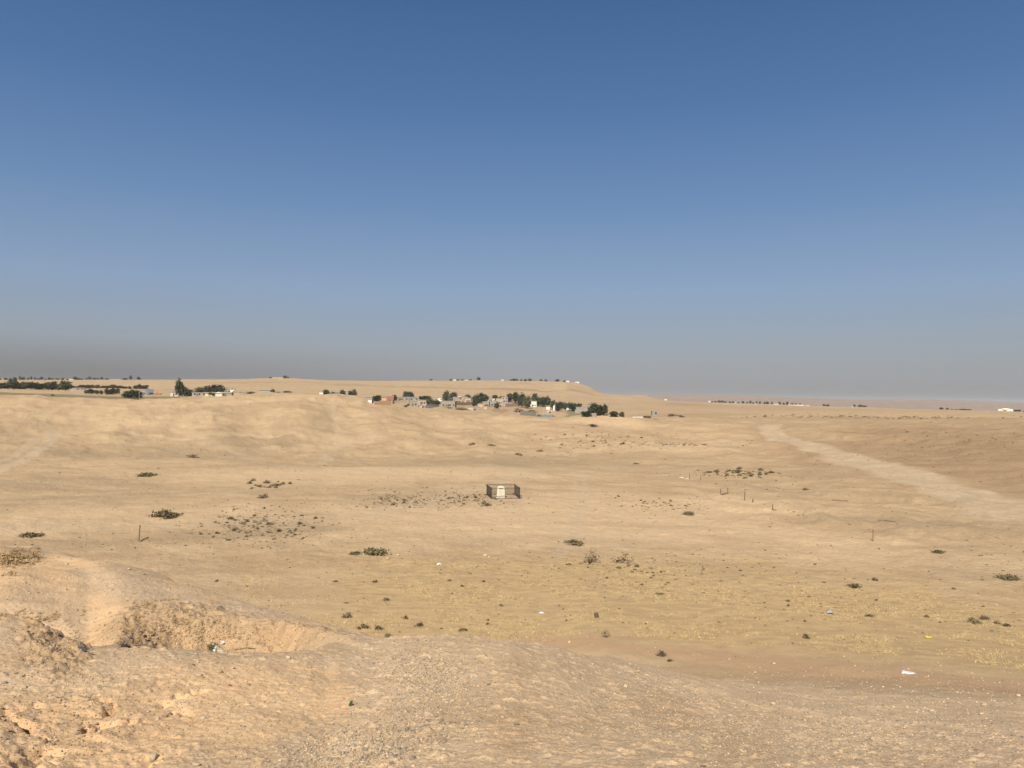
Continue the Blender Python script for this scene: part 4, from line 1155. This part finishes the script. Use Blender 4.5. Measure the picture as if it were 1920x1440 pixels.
TR = [  # x0,x1,base,top,shape,label
 (606, 616, 741, 732, 'round', 'dark tree right of the white house on the left crest'),
 (620, 628, 741, 734, 'broad', 'low dark tree before the grey roof on the left crest'),
 (638, 646, 741, 732.5, 'round', 'dark tree between the two grey roofs on the left crest'),
 (653, 660, 742, 734, 'round', 'dark tree right of the lavender roof on the left crest'),
 (659, 668, 742, 732, 'tall', 'upright tree at the right end of the left crest row'),
 (701, 714, 753, 742, 'broad', 'broad dark tree left of the pink building'),
 (735, 744, 752, 742, 'round', 'dark tree right of the pink building'),
 (756, 766, 750, 736, 'round', 'left crown of the tree clump behind the long grey roof'),
 (763, 774, 750, 736, 'round', 'right crown of the tree clump behind the long grey roof'),
 (787, 800, 752, 741.5, 'broad', 'spreading tree behind the grey block house'),
 (799, 808, 752, 743, 'round', 'smaller tree right of the spreading tree'),
 (800, 812, 759, 749, 'round', 'dark tree left of the large grey building'),
 (810, 823, 760, 750, 'broad', 'dark broad tree touching the large grey building'),
 (831, 843, 754, 734.5, 'loose', 'tall egg shaped tree behind the large grey building'),
 (845, 857, 752, 737, 'round', 'round tree right of the egg shaped tree'),
 (873, 881, 748, 741, 'round', 'small round tree on the roofs in the village middle'),
 (886, 900, 758, 742, 'broad', 'left crown of the big dark tree clump in the village'),
 (895, 908, 757, 739.5, 'round', 'middle crown of the big dark tree clump in the village'),
 (903, 914, 755, 741, 'round', 'right crown of the big dark tree clump in the village'),
 (886, 894, 762, 750, 'tall', 'narrow tree at the foot of the dark village clump'),
 (923, 933, 751, 742, 'round', 'round tree behind the arched pale house'),
 (937, 946, 750, 742, 'broad', 'small tree above the pale houses'),
 (927, 935, 766, 756, 'round', 'dark bushy tree in front of the pale houses'),
 (950, 961, 754, 740, 'round', 'leftmost tree of the long dark grove'),
 (959, 973, 756, 737.5, 'loose', 'tall crown at the left of the long dark grove'),
 (972, 985, 764, 740, 'loose', 'tallest dark tree of the long grove'),
 (982, 994, 766, 744, 'round', 'broad tree left of the white walled house'),
 (997, 1008, 758, 740, 'tall', 'pointed tree right of the white walled house'),
 (1004, 1016, 762, 745, 'round', 'full dark tree in the middle of the grove'),
 (1013, 1024, 763, 747, 'round', 'dark tree in the right half of the grove'),
 (1021, 1032, 762, 745, 'loose', 'last tall tree of the long grove'),
 (1033, 1042, 768, 753, 'round', 'dark tree left of the white gabled hut'),
 (1042, 1052, 771, 752, 'broad', 'dark tree behind the white gabled hut'),
 (1051, 1060, 767, 755, 'round', 'tree right of the white gabled hut'),
 (1059, 1068, 768, 757, 'round', 'low tree beside the white van'),
 (1067, 1080, 771, 754, 'broad', 'spreading tree with a visible trunk above the white van'),
 (1077, 1089, 767, 756, 'broad', 'lower crown right of the spreading tree'),
 (1106, 1120, 779, 759, 'round', 'left tree of the large pair right of the grey wall'),
 (1118, 1130, 779, 761, 'round', 'middle of the large trees right of the grey wall'),
 (1128, 1138, 779, 760, 'tall', 'right tree of the large clump by the knoll'),
 (1092, 1107, 781, 770, 'broad', 'brownish low tree left of the large clump'),
 (1145, 1157, 781, 772, 'round', 'small dark tree right of the knoll'),
 (1162, 1170, 781.5, 773, 'tall', 'small upright tree standing alone right of the village'),
 (331, 342, 743, 714.5, 'tall', 'tallest pointed tree at the left hamlet'),
 (339, 351, 743, 727, 'round', 'dark tree right of the tallest pointed tree'),
 (348, 361, 743, 731, 'broad', 'low dark tree before the cream gabled house'),
 (367, 380, 739, 727, 'round', 'round dark tree in the left hamlet'),
 (383, 396, 740, 725, 'round', 'left crown of the long tree mass in the left hamlet'),
 (393, 407, 740, 724, 'round', 'middle crown of the long tree mass in the left hamlet'),
 (404, 418, 739, 724, 'round', 'right crown of the long tree mass in the left hamlet'),
 (395, 412, 742, 733, 'broad', 'olive low tree before the long tree mass'),
 (507, 515, 741, 731, 'tall', 'pointed dark tree beside the pale green shed'),
 (513, 522, 742, 734, 'broad', 'low dark tree right of the pale green shed'),
 (534, 546, 739, 732.5, 'broad', 'flat dark tree alone on the left hill line'),
 (466, 478, 740, 734.5, 'broad', 'small dark tree among the pink walls')]
for t in TR: put_tree(*t[:5], t[5], dist=(560 if t[0] in (606, 620, 638, 653, 659, 507, 513, 534, 466) else None))
LF = [(-4, 10, 'round'), (8, 20, 'round'), (18, 31, 'round'), (29, 42, 'broad'), (42, 53, 'round'), (52, 63, 'round'), (61, 73, 'round'), (70, 83, 'broad'), (84, 97, 'round'), (97, 106, 'tall'), (105, 117, 'broad'), (116, 130, 'round')]
LFL = ['tree cut by the left edge of the photo in the orchard belt', 'second tree of the orchard belt from the left edge', 'round tree of the orchard belt left of a gap', 'broad tree ending the first run of the orchard belt',
       'tree right of the first gap in the orchard belt', 'paler tree in the left half of the orchard belt', 'tall rounded tree in the middle of the orchard belt', 'broad dark tree in the middle of the orchard belt', 'dark round tree left of the pointed one in the orchard belt',
       'narrow pointed tree in the orchard belt', 'low spreading tree right of the pointed one in the orchard belt', 'last full tree at the right end of the orchard belt']
for (a_, b_, s_), lab in zip(LF, LFL): put_tree(a_, b_, 730.5, 717 + random.uniform(-3, 4), s_, lab, 'trees of the orchard belt', dist=760)
for k, x in enumerate(range(128, 272, 10)):
    put_tree(x + random.uniform(0, 3), x + random.uniform(7, 10), 728, 722.5 + random.uniform(-1.5, 2.5), 'broad', 'low dark tree in the thin row right of the orchard belt', 'trees of the thin far row', dist=980)
for x in (158, 167, 176, 186, 197, 206, 216):
    put_tree(x + random.uniform(0, 2), x + random.uniform(6, 9), 735, 729.5 + random.uniform(-2, 2.5), 'broad', 'low tree along the pale wall between orchard belt and hamlet', 'trees along the pale wall', dist=660)
for i, (x0, x1, yt) in enumerate([(233, 246, 732.5), (243, 256, 732), (254, 264, 733)]):
    put_tree(x0, x1, 744.5, yt, 'broad', ['left tree of the dark clump beside the blue house', 'middle tree of the dark clump beside the blue house', 'right tree of the dark clump beside the blue house'][i], dist=530)
# skyline and far right tree lines (a few pixels each)
def tiny_trees(x0, x1, step, hpx, dist, label, group):
    x = x0
    while x < x1:
        w = random.uniform(.45, .95) * step
        p, d = at_dist(x, dist)
        cr_, tr = random.choice(TREES['broad'] + TREES['round'])
        o = link('tree', None, loc=p); h = random.uniform(.6, 1.5) * hpx * d / F
        o.scale = (w * d / F, w * d / F, h); tag(o, label, 'tree', group)
        link('crown', cr_, o); link('trunk', tr, o)
        x += step * random.uniform(.8, 1.5)


tiny_trees(0, 125, 7, 4.2, 1880, 'small dark tree on the hazy skyline at far left', 'skyline trees at far left')
tiny_trees(140, 205, 7, 4, 1880, 'small dark tree on the skyline right of the white skyline house', 'skyline trees right of the white house')
tiny_trees(234, 266, 11, 4.5, 1880, 'lone dark tree on the skyline above the blue house', 'skyline trees above the blue house')
tiny_trees(1335, 1382, 6, 3.4, 1880, 'low grey tree in the distant belt right of the mesa', 'distant belt right of the mesa')
tiny_trees(1385, 1450, 6, 4, 1880, 'low grey tree in the middle of the distant belt', 'distant belt middle')
tiny_trees(1462, 1505, 6, 4.5, 1880, 'low grey tree above the long white wall', 'distant trees by the white wall')
tiny_trees(1545, 1562, 8, 3.4, 1880, 'grey tree in the gap between the white wall and the far pair', 'distant gap trees')
tiny_trees(1602, 1626, 8, 5, 1880, 'grey tree standing out of the haze right of the long white wall', 'distant haze trees')
tiny_trees(1765, 1826, 8, 2.8, 1880, 'low dark bush line left of the domed building', 'bushes left of the dome')
tiny_trees(1905, 1922, 7, 3, 1880, 'low dark bush at the right edge beyond the domed building', 'bushes right of the dome')
for x, w, h_, lab in [(897, 7, 6, 'largest lone tree on the mesa edge above the village'), (845, 5, 3.5, 'small tree left of the white skyline hut'), (858, 5, 3.5, 'small tree right of the white skyline hut'),
                      (808, 6, 3.5, 'small dark bush on the left part of the mesa edge'), (867, 6, 3, 'bush beside the long white hut on the mesa edge'), (882, 4, 3, 'bush left of the largest lone tree'), (957, 4, 3, 'tiny bush right of the white dot on the mesa edge'),
                      (963, 7, 4.5, 'left tree of the pair near the middle of the mesa edge'), (968, 7, 4.5, 'right tree of the pair near the middle of the mesa edge'), (977, 4, 4, 'tiny tree just right of the mesa pair'),
                      (985, 6, 4, 'dark bush left of the forked tree on the mesa edge'), (993, 7, 5, 'forked dark tree on the mesa edge'), (1014, 5, 4, 'tree above the mesa gullies'), (1023, 5, 4, 'lone round tree above the mesa gullies'),
                      (1045, 8, 5, 'wide dark tree near the right end of the mesa'), (1058, 4, 3.5, 'tiny tree left of the last white hut on the mesa')]:
    p, d = at_dist(x, 1880); cr_, tr = random.choice(TREES['round'])
    o = link('tree', None, loc=p); o.scale = (w * d / F, w * d / F, h_ * d / F); tag(o, lab, 'tree', 'trees on the mesa edge')
    link('crown', cr_, o); link('trunk', tr, o)
for x, w, h_, lab in [(534, 7, 5.5, 'round tree at the right end of the ruin on the rise'), (507, 5, 3, 'small bush at the left end of the ruin on the rise'), (540, 3, 3, 'tiny bush beside the round tree at the ruin')]:
    p, d = at_dist(x, 1885); cr_, tr = random.choice(TREES['round'])
    o = link('tree', None, loc=p); o.scale = (w * d / F, w * d / F, h_ * d / F); tag(o, lab, 'tree')
    link('crown', cr_, o); link('trunk', tr, o)

# shrub masses in the village
for px, py, w, kd, hg, lab in [(866, 768, 22, 'green', .6, 'olive shrub slope left of the grey rubble in the village'), (974, 773, 22, 'dark', .8, 'dark olive shrubs behind the pale long wall'), (996, 774, 26, 'green', .7, 'yellow green shrubs behind the pale long wall'),
                               (1011, 781, 13, 'dark', .8, 'brown bush in front of the pale long wall'), (1036, 781, 12, 'dark', .6, 'brown bush right of the blue grey wall'), (838, 765, 24, 'dry', .5, 'brown scrub below the large grey building'),
                               (1212, 783, 18, 'green', .8, 'dark green scrub beside the small ruin right of the village'), (1262, 780, 20, 'dark', .5, 'brown scrub line right of the small ruin'), (1278, 782, 14, 'dark', .6, 'dark scrub at the end of the line right of the small ruin'),
                               (252, 748.5, 12, 'dark', .8, 'brown bush on the green strip below the blue house'), (99, 742, 7, 'dark', .8, 'small dark bush on the green strip at left')]:
    put_shrub(px, py, w, kd, lab, hgt=hg, name='bush')

# ------------------------------------------------------------------ buildings
WALLS = {'grey': (.27, .25, .215), 'pale': (.38, .32, .245), 'white': (.66, .63, .56), 'cream': (.58, .51, .36), 'tan': (.50, .35, .21), 'pink': (.52, .32, .22), 'blue': (.20, .24, .28), 'lav': (.32, .29, .29), 'green': (.32, .36, .31), 'red': (.30, .13, .09), 'domew': (.84, .78, .62)}
roofm = simple('roof_screed', (.32, .265, .20), .95, .12, .6)
roofg = simple('roof_sheet', (.36, .37, .36), .6, .1, .5, metal=.2)
glassd = simple('dark_opening', (.035, .035, .04), .5, .2, 2)
doorm = simple('door_paint', (.16, .10, .07), .7, .2, 2)


def house(x0, x1, yb, yt, col, label, roof='flat', wins=2, door=True, dist=None, yaw=None, group=None, deep=.8, name='house'):
    px = (x0 + x1) / 2
    p, d = at_dist(px, dist, yb) if dist else place(px, yb)
    _, s_ = ray(px, yt); h = max(EYE + float(s_) * d - p.z, 1.6)
    Wd = (x1 - x0) * d / F; Dp = min(max(Wd * deep, 3.5), 11)
    hb = h * (.72 if roof in ('gable', 'dome') else 1.0) - (.35 if roof == 'flat' else 0)
    mat = simple('plaster_' + col, WALLS[col], .92, .12, .5, .0)
    o = link(name, None, loc=p); o.rotation_euler.z = yaw_to(p) + (random.uniform(-.25, .25) if yaw is None else yaw)
    tag(o, label, 'house' if name == 'house' else name.replace('_', ' '), group)
    MB().box(-Wd / 2, Wd / 2, 0, Dp, -2.5, hb).build('wall', mat, o)
    if roof == 'flat':
        m = MB().box(-Wd / 2 - .2, Wd / 2 + .2, -.2, Dp + .2, hb, hb + .18)
        for b in ((-Wd / 2 - .1, Wd / 2 + .1, -.1, .08), (-Wd / 2 - .1, Wd / 2 + .1, Dp - .08, Dp + .1), (-Wd / 2 - .1, -Wd / 2 + .08, .08, Dp - .08), (Wd / 2 - .08, Wd / 2 + .1, .08, Dp - .08)):
            m.box(*b, hb + .18, hb + .5)
        m.build('roof', roofm, o)
    elif roof == 'sheet':
        m = MB(); b = len(m.v)
        m.v += [(-Wd / 2 - .3, -.4, hb - .02), (Wd / 2 + .3, -.4, hb - .02), (Wd / 2 + .3, Dp + .3, hb + .5), (-Wd / 2 - .3, Dp + .3, hb + .5)] + [(-Wd / 2 - .3, -.4, hb + .1), (Wd / 2 + .3, -.4, hb + .1), (Wd / 2 + .3, Dp + .3, hb + .62), (-Wd / 2 - .3, Dp + .3, hb + .62)]
        m.f += [(0, 3, 2, 1), (4, 5, 6, 7), (0, 1, 5, 4), (1, 2, 6, 5), (2, 3, 7, 6), (3, 0, 4, 7)]
        m.build('roof', roofg, o)
    elif roof == 'gable':
        m = MB().prism([(-Wd / 2 - .3, hb), (Wd / 2 + .3, hb), (0, h)], -.3, Dp + .3); m.build('roof', mat if col in ('white', 'cream') else roofg, o)
    elif roof == 'dome':
        v, f = v2.copy(), f2; r_ = Wd * .36; v = v * np.array([r_, r_, (h - hb) * 1.0]) + np.array([0, Dp / 2, hb])
        link('dome', mesh_np('dome', v, f, [mat], smooth=True), o)
        MB().box(-Wd / 2 - .15, Wd / 2 + .15, -.15, Dp + .15, hb - .02, hb + .35).build('roof', mat, o)
    hf = min(hb, 3.2)
    if door and Wd > 4:
        dx = -Wd * .12
        f_ = MB().box(dx - .5, dx + .5, -.06, .05, 0, min(2.1, hf * .8)).build('door', doorm, o)
    if wins:
        storeys = 2 if hb > 5.2 else 1
        for st in range(storeys):
            for k in range(wins):
                x = -Wd / 2 + Wd * (k + .5) / wins + (.3 if wins > 1 else Wd * .25)
                if abs(x + Wd * .12) < 1.1 and st == 0 and door: x += 1.4
                if abs(x) > Wd / 2 - .6: continue
                z = .9 + st * hb / 2
                if z + 1.2 > hb: continue
                fr = MB().box(x - .55, x + .55, -.05, .04, z, z + 1.15).build('window', glassd, o)
                MB().box(x - .65, x + .65, -.10, .03, z - .12, z - .002).build('sill', mat, fr)
    return o


B = [  # x0,x1,base,top,colour,label,kwargs
 (599, 606, 741, 734.5, 'white', 'small white house at the left of the left crest row', dict(dist=560, wins=1)),
 (622, 636, 741, 736, 'lav', 'low grey house between trees on the left crest', dict(dist=575, roof='sheet')),
 (643, 657, 741, 733.5, 'lav', 'lavender grey house on the left crest', dict(dist=580)),
 (684, 698, 753, 743, 'grey', 'grey ruined house at the left edge of the main village', dict(wins=2)),
 (690, 697, 755, 749, 'white', 'tiny white shed below the grey ruined house', dict(wins=0, door=False)),
 (714, 724, 754, 743.5, 'pink', 'left pink walled house with dark openings', dict(wins=2)),
 (724, 738, 755, 742.5, 'red', 'brick red house right of the pink walled house', dict(wins=3)),
 (743, 757, 752, 744, 'grey', 'grey flat house right of the brick red house', dict()),
 (757, 785, 752, 745.5, 'grey', 'long low house with grey sheet roof', dict(roof='sheet', wins=3, yaw=0)),
 (767, 775, 747, 741, 'white', 'small white house beside the clump behind the long roof', dict(wins=1)),
 (768, 783, 762, 751, 'grey', 'plain grey block house in front of the long roof', dict(wins=1, yaw=.1)),
 (783, 799, 759, 750, 'pale', 'beige flat house right of the grey block house', dict()),
 (806, 821, 752, 745, 'pale', 'beige house between dark trees in the village', dict(wins=1)),
 (821, 829, 752, 745.5, 'white', 'white house left of the egg shaped tree', dict(wins=1)),
 (827, 853, 763, 752, 'grey', 'large grey building with a dark right end', dict(wins=4, yaw=-.15)),
 (828, 846, 753, 748, 'green', 'greenish grey roof behind the large grey building', dict(roof='sheet', wins=1)),
 (849, 862, 753, 744.5, 'grey', 'grey house right of the large grey building', dict()),
 (860, 866, 749, 741.5, 'cream', 'small cream tower house in the village middle', dict(wins=1)),
 (853, 870, 756, 749, 'pale', 'beige low house below the cream tower', dict(wins=3)),
 (866, 877, 751, 744, 'pale', 'beige house behind the small round tree', dict(wins=1)),
 (871, 883, 755, 746, 'pale', 'beige two window house left of the dark tree clump', dict(wins=2)),
 (888, 895, 748, 741, 'pale', 'pale house half hidden by the dark tree clump', dict(wins=1)),
 (909, 917, 753, 744, 'cream', 'bright cream house right of the dark tree clump', dict(wins=1)),
 (916, 922, 753, 745, 'green', 'narrow green and white house beside the cream house', dict(wins=1)),
 (905, 917, 763, 753, 'grey', 'grey block house under the bright cream house', dict(wins=2)),
 (916, 931, 762, 752, 'grey', 'grey flat house with a shaded porch in the village front', dict(wins=2)),
 (930, 943, 758, 747, 'pale', 'pale house with an arched front', dict(wins=2)),
 (940, 952, 755, 744, 'lav', 'lavender pale house left of the long grove', dict(wins=2)),
 (896, 905, 763, 757, 'tan', 'tan hut in the village front', dict(wins=0)),
 (993, 1006, 763, 752, 'white', 'white walled house standing in a gap of the grove', dict(wins=2, yaw=0)),
 (1037, 1048, 770, 758, 'white', 'white gabled hut between dark trees', dict(roof='gable', wins=1)),
 (1080, 1096, 774, 763.5, 'grey', 'grey house at the left of the long grey wall', dict(wins=1)),
 (1095, 1109, 775, 762, 'grey', 'grey house with a pale corner beside the large clump', dict(wins=2)),
 (776, 784, 750, 745, 'pale', 'small pale house behind the right end of the long grey roof', dict(wins=1)),
 (796, 804, 749, 744, 'lav', 'lavender hut between the two spreading trees', dict(wins=1)),
 (812, 820, 757, 751, 'grey', 'small grey shed tucked between dark trees', dict(wins=1)),
 (786, 797, 764, 759.5, 'pale', 'low pale hut at the foot of the beige flat house', dict(wins=2)),
 (843, 851, 749, 743, 'cream', 'cream cube house between the egg shaped and round trees', dict(wins=1)),
 (862, 872, 747, 742.5, 'white', 'low white house with a long bright parapet in the village middle', dict(wins=2)),
 (880, 888, 759, 753, 'grey', 'grey shed below the beige two window house', dict(wins=1)),
 (889, 899, 768, 762, 'grey', 'dark mouthed grey shed below the tree clump', dict(wins=2)),
 (921, 928, 753, 747, 'white', 'small white hut behind the grey porch house', dict(wins=1)),
 (932, 941, 765, 758.5, 'grey', 'low grey outbuilding right of the bushy tree', dict(wins=1)),
 (944, 957, 761, 756, 'pale', 'long low pale barn left of the pale wall', dict(wins=3, yaw=0)),
 (907, 914, 767, 762, 'tan', 'small tan pen wall house at the lowest village row', dict(wins=0)),
 (1024, 1031, 768, 762, 'white', 'tiny white shed at the right foot of the grove', dict(wins=0)),
 (1110, 1117, 783, 777, 'grey', 'grey shed hidden under the large clump by the knoll', dict(wins=0)),
 (442, 450, 740, 735, 'pale', 'pale hut standing on the pinkish wall', dict(dist=610, wins=1)),
 (452, 462, 740, 734.5, 'lav', 'lavender low house behind the pinkish wall', dict(dist=615, wins=2)),
 (395, 404, 743, 737, 'white', 'white low house with a shadowed door in the left hamlet', dict(wins=1)),
 (143, 152, 732, 727, 'lav', 'grey lavender hut at the end of the orchard belt', dict(dist=800, wins=1)),
 (156, 166, 733, 728, 'pale', 'pale low house above the pale wall', dict(dist=800, wins=2)),
 (526, 534, 739, 734, 'pale', 'pale hut left of the flat dark tree on the left hill line', dict(dist=590, wins=1)),
 (1223, 1232, 779, 771, 'grey', 'small ruined hut alone right of the village', dict(wins=1)),
 (322, 332, 743, 735, 'white', 'small white house left of the tallest pointed tree', dict(wins=1)),
 (352, 362, 738, 730, 'cream', 'cream gabled house behind the low dark tree', dict(roof='gable', wins=1)),
 (362, 384, 743, 736, 'lav', 'low grey house with three openings in the left hamlet', dict(wins=3, yaw=0)),
 (385, 395, 743, 736, 'cream', 'cream house with a dark door in the left hamlet', dict(wins=1)),
 (381, 411, 737, 731, 'green', 'long pale green roof in front of the tree mass', dict(roof='sheet', wins=2, yaw=0)),
 (406, 416, 743, 735, 'white', 'bright white hut in the front of the left hamlet', dict(roof='gable', wins=1)),
 (415, 433, 743, 737, 'grey', 'low grey house right of the bright white hut', dict(wins=3)),
 (413, 426, 738, 728, 'grey', 'grey house right of the long tree mass', dict(wins=2)),
 (425, 434, 737, 728.5, 'grey', 'grey house with dark openings beside the hamlet grey house', dict(wins=2)),
 (432, 439, 737, 730, 'white', 'white house at the right end of the hamlet', dict(wins=1)),
 (487, 512, 741, 732, 'green', 'pale green shed on the left hill line', dict(dist=585, roof='sheet', wins=2)),
 (265, 278, 741, 731, 'lav', 'grey white house left of the blue house', dict(wins=3)),
 (276, 287, 741, 730, 'blue', 'dark blue house at the right of the hamlet edge', dict(wins=2)),
 (125, 136, 715, 710, 'white', 'white house on the skyline at far left', dict(dist=1890, wins=0)),
 (24, 31, 716, 712, 'pale', 'pale house on the skyline near the left edge', dict(dist=1880, wins=0)),
 (33, 40, 716, 712, 'cream', 'cream house on the skyline behind the orchard belt', dict(dist=1880, wins=0)),
 (5, 9, 714, 710, 'white', 'white dot of a house on the skyline at the left edge', dict(dist=1890, wins=0)),
 (209, 216, 714, 711, 'white', 'left white hut of the skyline pair above the thin tree row', dict(dist=1890, wins=0)),
 (219, 225, 714, 711, 'white', 'right white hut of the skyline pair above the thin tree row', dict(dist=1890, wins=0)),
 (850, 855, 714, 711.3, 'white', 'white hut between two small trees on the mesa edge', dict(dist=1885, wins=0)),
 (870, 877, 714, 712, 'white', 'long white hut on the mesa edge left of the largest lone tree', dict(dist=1885, wins=0)),
 (940, 944, 714.5, 711.5, 'white', 'white hut on the middle of the mesa edge', dict(dist=1885, wins=0)),
 (1062, 1067, 716.5, 713.5, 'white', 'white hut near the right end of the mesa', dict(dist=1880, wins=0)),
 (1079, 1086, 718, 715.5, 'white', 'last flat white hut on the right end of the mesa', dict(dist=1875, wins=0)),
 (508, 533, 711, 707.5, 'tan', 'long low ruin on the rise of the left skyline', dict(dist=1890, wins=0)),
 (1246, 1250, 751, 748, 'white', 'white dot of a house where the mesa slope ends', dict(dist=1880, wins=0)),
 (1329, 1335, 755, 751.5, 'white', 'white house starting the distant belt', dict(dist=1880, wins=0)),
 (1375, 1379, 758, 754, 'white', 'white house left in the distant belt', dict(dist=1880, wins=0)),
 (1386, 1391, 759, 756, 'pale', 'pale low house in the distant belt', dict(dist=1880, wins=0)),
 (1414, 1420, 760, 757.5, 'white', 'white low house in the middle of the distant belt', dict(dist=1880, wins=0)),
 (1452, 1461, 761, 757, 'white', 'white peaked house in the distant belt', dict(dist=1880, wins=0, roof='gable')),
 (1479, 1505, 763, 760.7, 'white', 'long low white shed in the distant belt', dict(dist=1875, wins=0)),
 (1511, 1517, 764, 761.5, 'white', 'white hut right of the long low white shed', dict(dist=1875, wins=0)),
 (1597, 1600, 767, 764.5, 'white', 'tiny white hut left of the haze trees', dict(dist=1880, wins=0)),
 (1857, 1877, 774.5, 770.8, 'domew', 'low cream wing left of the domed building', dict(dist=1870, wins=0, yaw=0)),
 (1876, 1895, 775, 765.8, 'domew', 'cream domed building on the far plain at right', dict(dist=1870, wins=3, roof='dome', yaw=0)),
]
for x0, x1, yb, yt, col, lab, kw in B: house(x0, x1, yb, yt, col, lab, **kw)


def wall_run(x0, y0, x1, y1, hpx, col, label, dist=None):
    if dist: a_, d = at_dist(x0, dist, y0); b_, _ = at_dist(x1, dist, y1)
    else: a_, d = place(x0, y0); b_, _ = place(x1, y1)
    h = hpx * d / F; mid = (a_ + b_) / 2; L = (b_ - a_).length; u = (b_ - a_).normalized()
    m = MB(); nseg = max(2, int(L / 6)); pv = None
    for k in range(nseg):
        p, q = a_ + (b_ - a_) * (k / nseg) - mid, a_ + (b_ - a_) * ((k + 1) / nseg) - mid
        zg = float(ground((p + mid).x, (p + mid).y)[0]) - mid.z; hh_ = h * random.uniform(.9, 1.05)
        nv = Vector((-u.y, u.x, 0)) * .15; b = len(m.v)
        for P in (p, q):
            for s_ in (-1, 1):
                for z in (zg - 1.2, zg + hh_): m.v.append((P.x + nv.x * s_, P.y + nv.y * s_, z))
        m.f += [(b, b + 1, b + 5, b + 4), (b + 2, b + 6, b + 7, b + 3), (b + 1, b + 3, b + 7, b + 5), (b, b + 4, b + 6, b + 2), (b, b + 2, b + 3, b + 1), (b + 4, b + 5, b + 7, b + 6)]
    o = m.build('yard_wall', simple('plaster_' + col, WALLS[col], .92, .12, .5)); o.location = mid
    tag(o, label, 'wall')


wall_run(701, 760, 733, 760, 8, 'tan', 'tan yard wall below the pink and red houses')
wall_run(735, 757, 768, 757, 6.5, 'tan', 'tan yard wall below the long grey roof')
wall_run(800, 763, 823, 763, 5, 'grey', 'grey yard wall left of the large grey building')
wall_run(790, 765, 812, 765, 4, 'white', 'broken white wall at the foot of the village')
wall_run(855, 760, 885, 759, 6, 'tan', 'long tan wall below the beige houses')
wall_run(947, 763, 973, 762, 6.5, 'pale', 'pale wall in front of the long grove')
wall_run(976, 778, 1006, 781, 7.5, 'grey', 'pale long wall on the slope in the village front')
wall_run(1014, 782, 1036, 782, 5, 'blue', 'blue grey wall right of the pale long wall')
wall_run(1078, 775, 1108, 776, 7, 'grey', 'long grey wall before the houses by the large clump')
wall_run(1187, 783.5, 1205, 784, 2.5, 'white', 'low white wall right of the village knoll')
wall_run(287, 741, 303, 741, 3.5, 'red', 'dark red wall right of the blue house')
wall_run(438, 741, 481, 740, 5, 'pink', 'long pinkish wall right of the hamlet', 600)
wall_run(130, 735, 165, 736, 4, 'pale', 'pale wall under the right end of the orchard belt', 700)
# rubble heap in the village and the parked van
crumple('rubble_heap', 884, 769, 18, 5, simple('grey_rubble', (.36, .33, .28), .95, .3, 3), 'grey rubble heap on the slope in the village middle', 21, 'rubble', .35, .5)
crumple('rubble_heap', 1029, 774, 14, 5, simple('grey_rubble2', (.38, .30, .25), .95, .3, 3), 'pinkish rubble heap in front of the grove', 22, 'rubble', .5, .4)
p, d = place(1068, 770)
van = link('van', None, loc=p); van.rotation_euler.z = .5; tag(van, 'white van parked under the spreading tree in the village', 'van')
m = MB(); m.prism([(-2.4, .4), (2.4, .4), (2.4, 1.2), (1.7, 1.45), (1.3, 2.2), (-2.3, 2.2), (-2.4, 1.9)], -.95, .95); m.build('body', simple('van_paint', (.8, .8, .78), .4, .03, 1, spec=.5), van)
for x in (-1.5, 1.5):
    for y in (-.96, .8): MB().tube((x, y, .38), (x, y + .18, .38), .38, n=14).build('wheel', glassd, van)
MB().box(-.4, 1.1, -.965, -.952, 1.35, 1.95).build('side_window', glassd, van)
# thin poles in the villages
for px, yb, yt, dist, lab in [(261, 748, 734, 500, 'thin white pole below the blue house'), (352, 742, 724, 650, 'thin pole beside the low tree of the left hamlet'), (818, 758, 736, 600, 'thin pole left of the egg shaped tree'), (842, 757, 739, 600, 'thin pole right of the egg shaped tree'),
                              (709, 759, 746, 520, 'thin pole at the tan yard wall'), (1020, 779, 764, 500, 'thin pole above the blue grey wall'), (1041, 772, 756, 520, 'thin pole beside the white gabled hut'), (941, 765, 748, 560, 'thin pole before the arched pale house')]:
    p, d = at_dist(px, dist); _, s_ = ray(px, yt); h = max(3, EYE + float(s_) * d - p.z)
    m = MB().tube((0, 0, -.5), (0, 0, h), .11, .07, 7).tube((-.6, 0, h - .5), (.6, 0, h - .5), .05, n=5)
    o = m.build('utility_pole', simple('pole_grey', (.45, .42, .36), .8, .1, 3)); o.location = p; tag(o, lab, 'pole')

# ------------------------------------------------------------------ dusty air
hz = bpy.data.materials.new('dusty_air'); hz.use_nodes = True
hn, hl = hz.node_tree.nodes, hz.node_tree.links
hn.clear(); ho = hn.new('ShaderNodeOutputMaterial'); pv = hn.new('ShaderNodeVolumePrincipled')
pv.inputs['Color'].default_value = (.86, .84, .845, 1); pv.inputs['Density'].default_value = 0.00006; pv.inputs['Anisotropy'].default_value = 0.0
hl.new(pv.outputs[0], ho.inputs['Volume'])
zmin, zmax = float(Z.min()) - 1.0, float(max(Z.max() + 2, EYE + 4))
o = MB().box(-17100, 17100, -17100, 17100, zmin, zmax).build('haze', hz)
tag(o, 'thin dusty air over the plain', 'haze', kind='stuff')
print('TERRAIN', Z.shape, zmin, zmax, 'objects', len(bpy.data.objects))
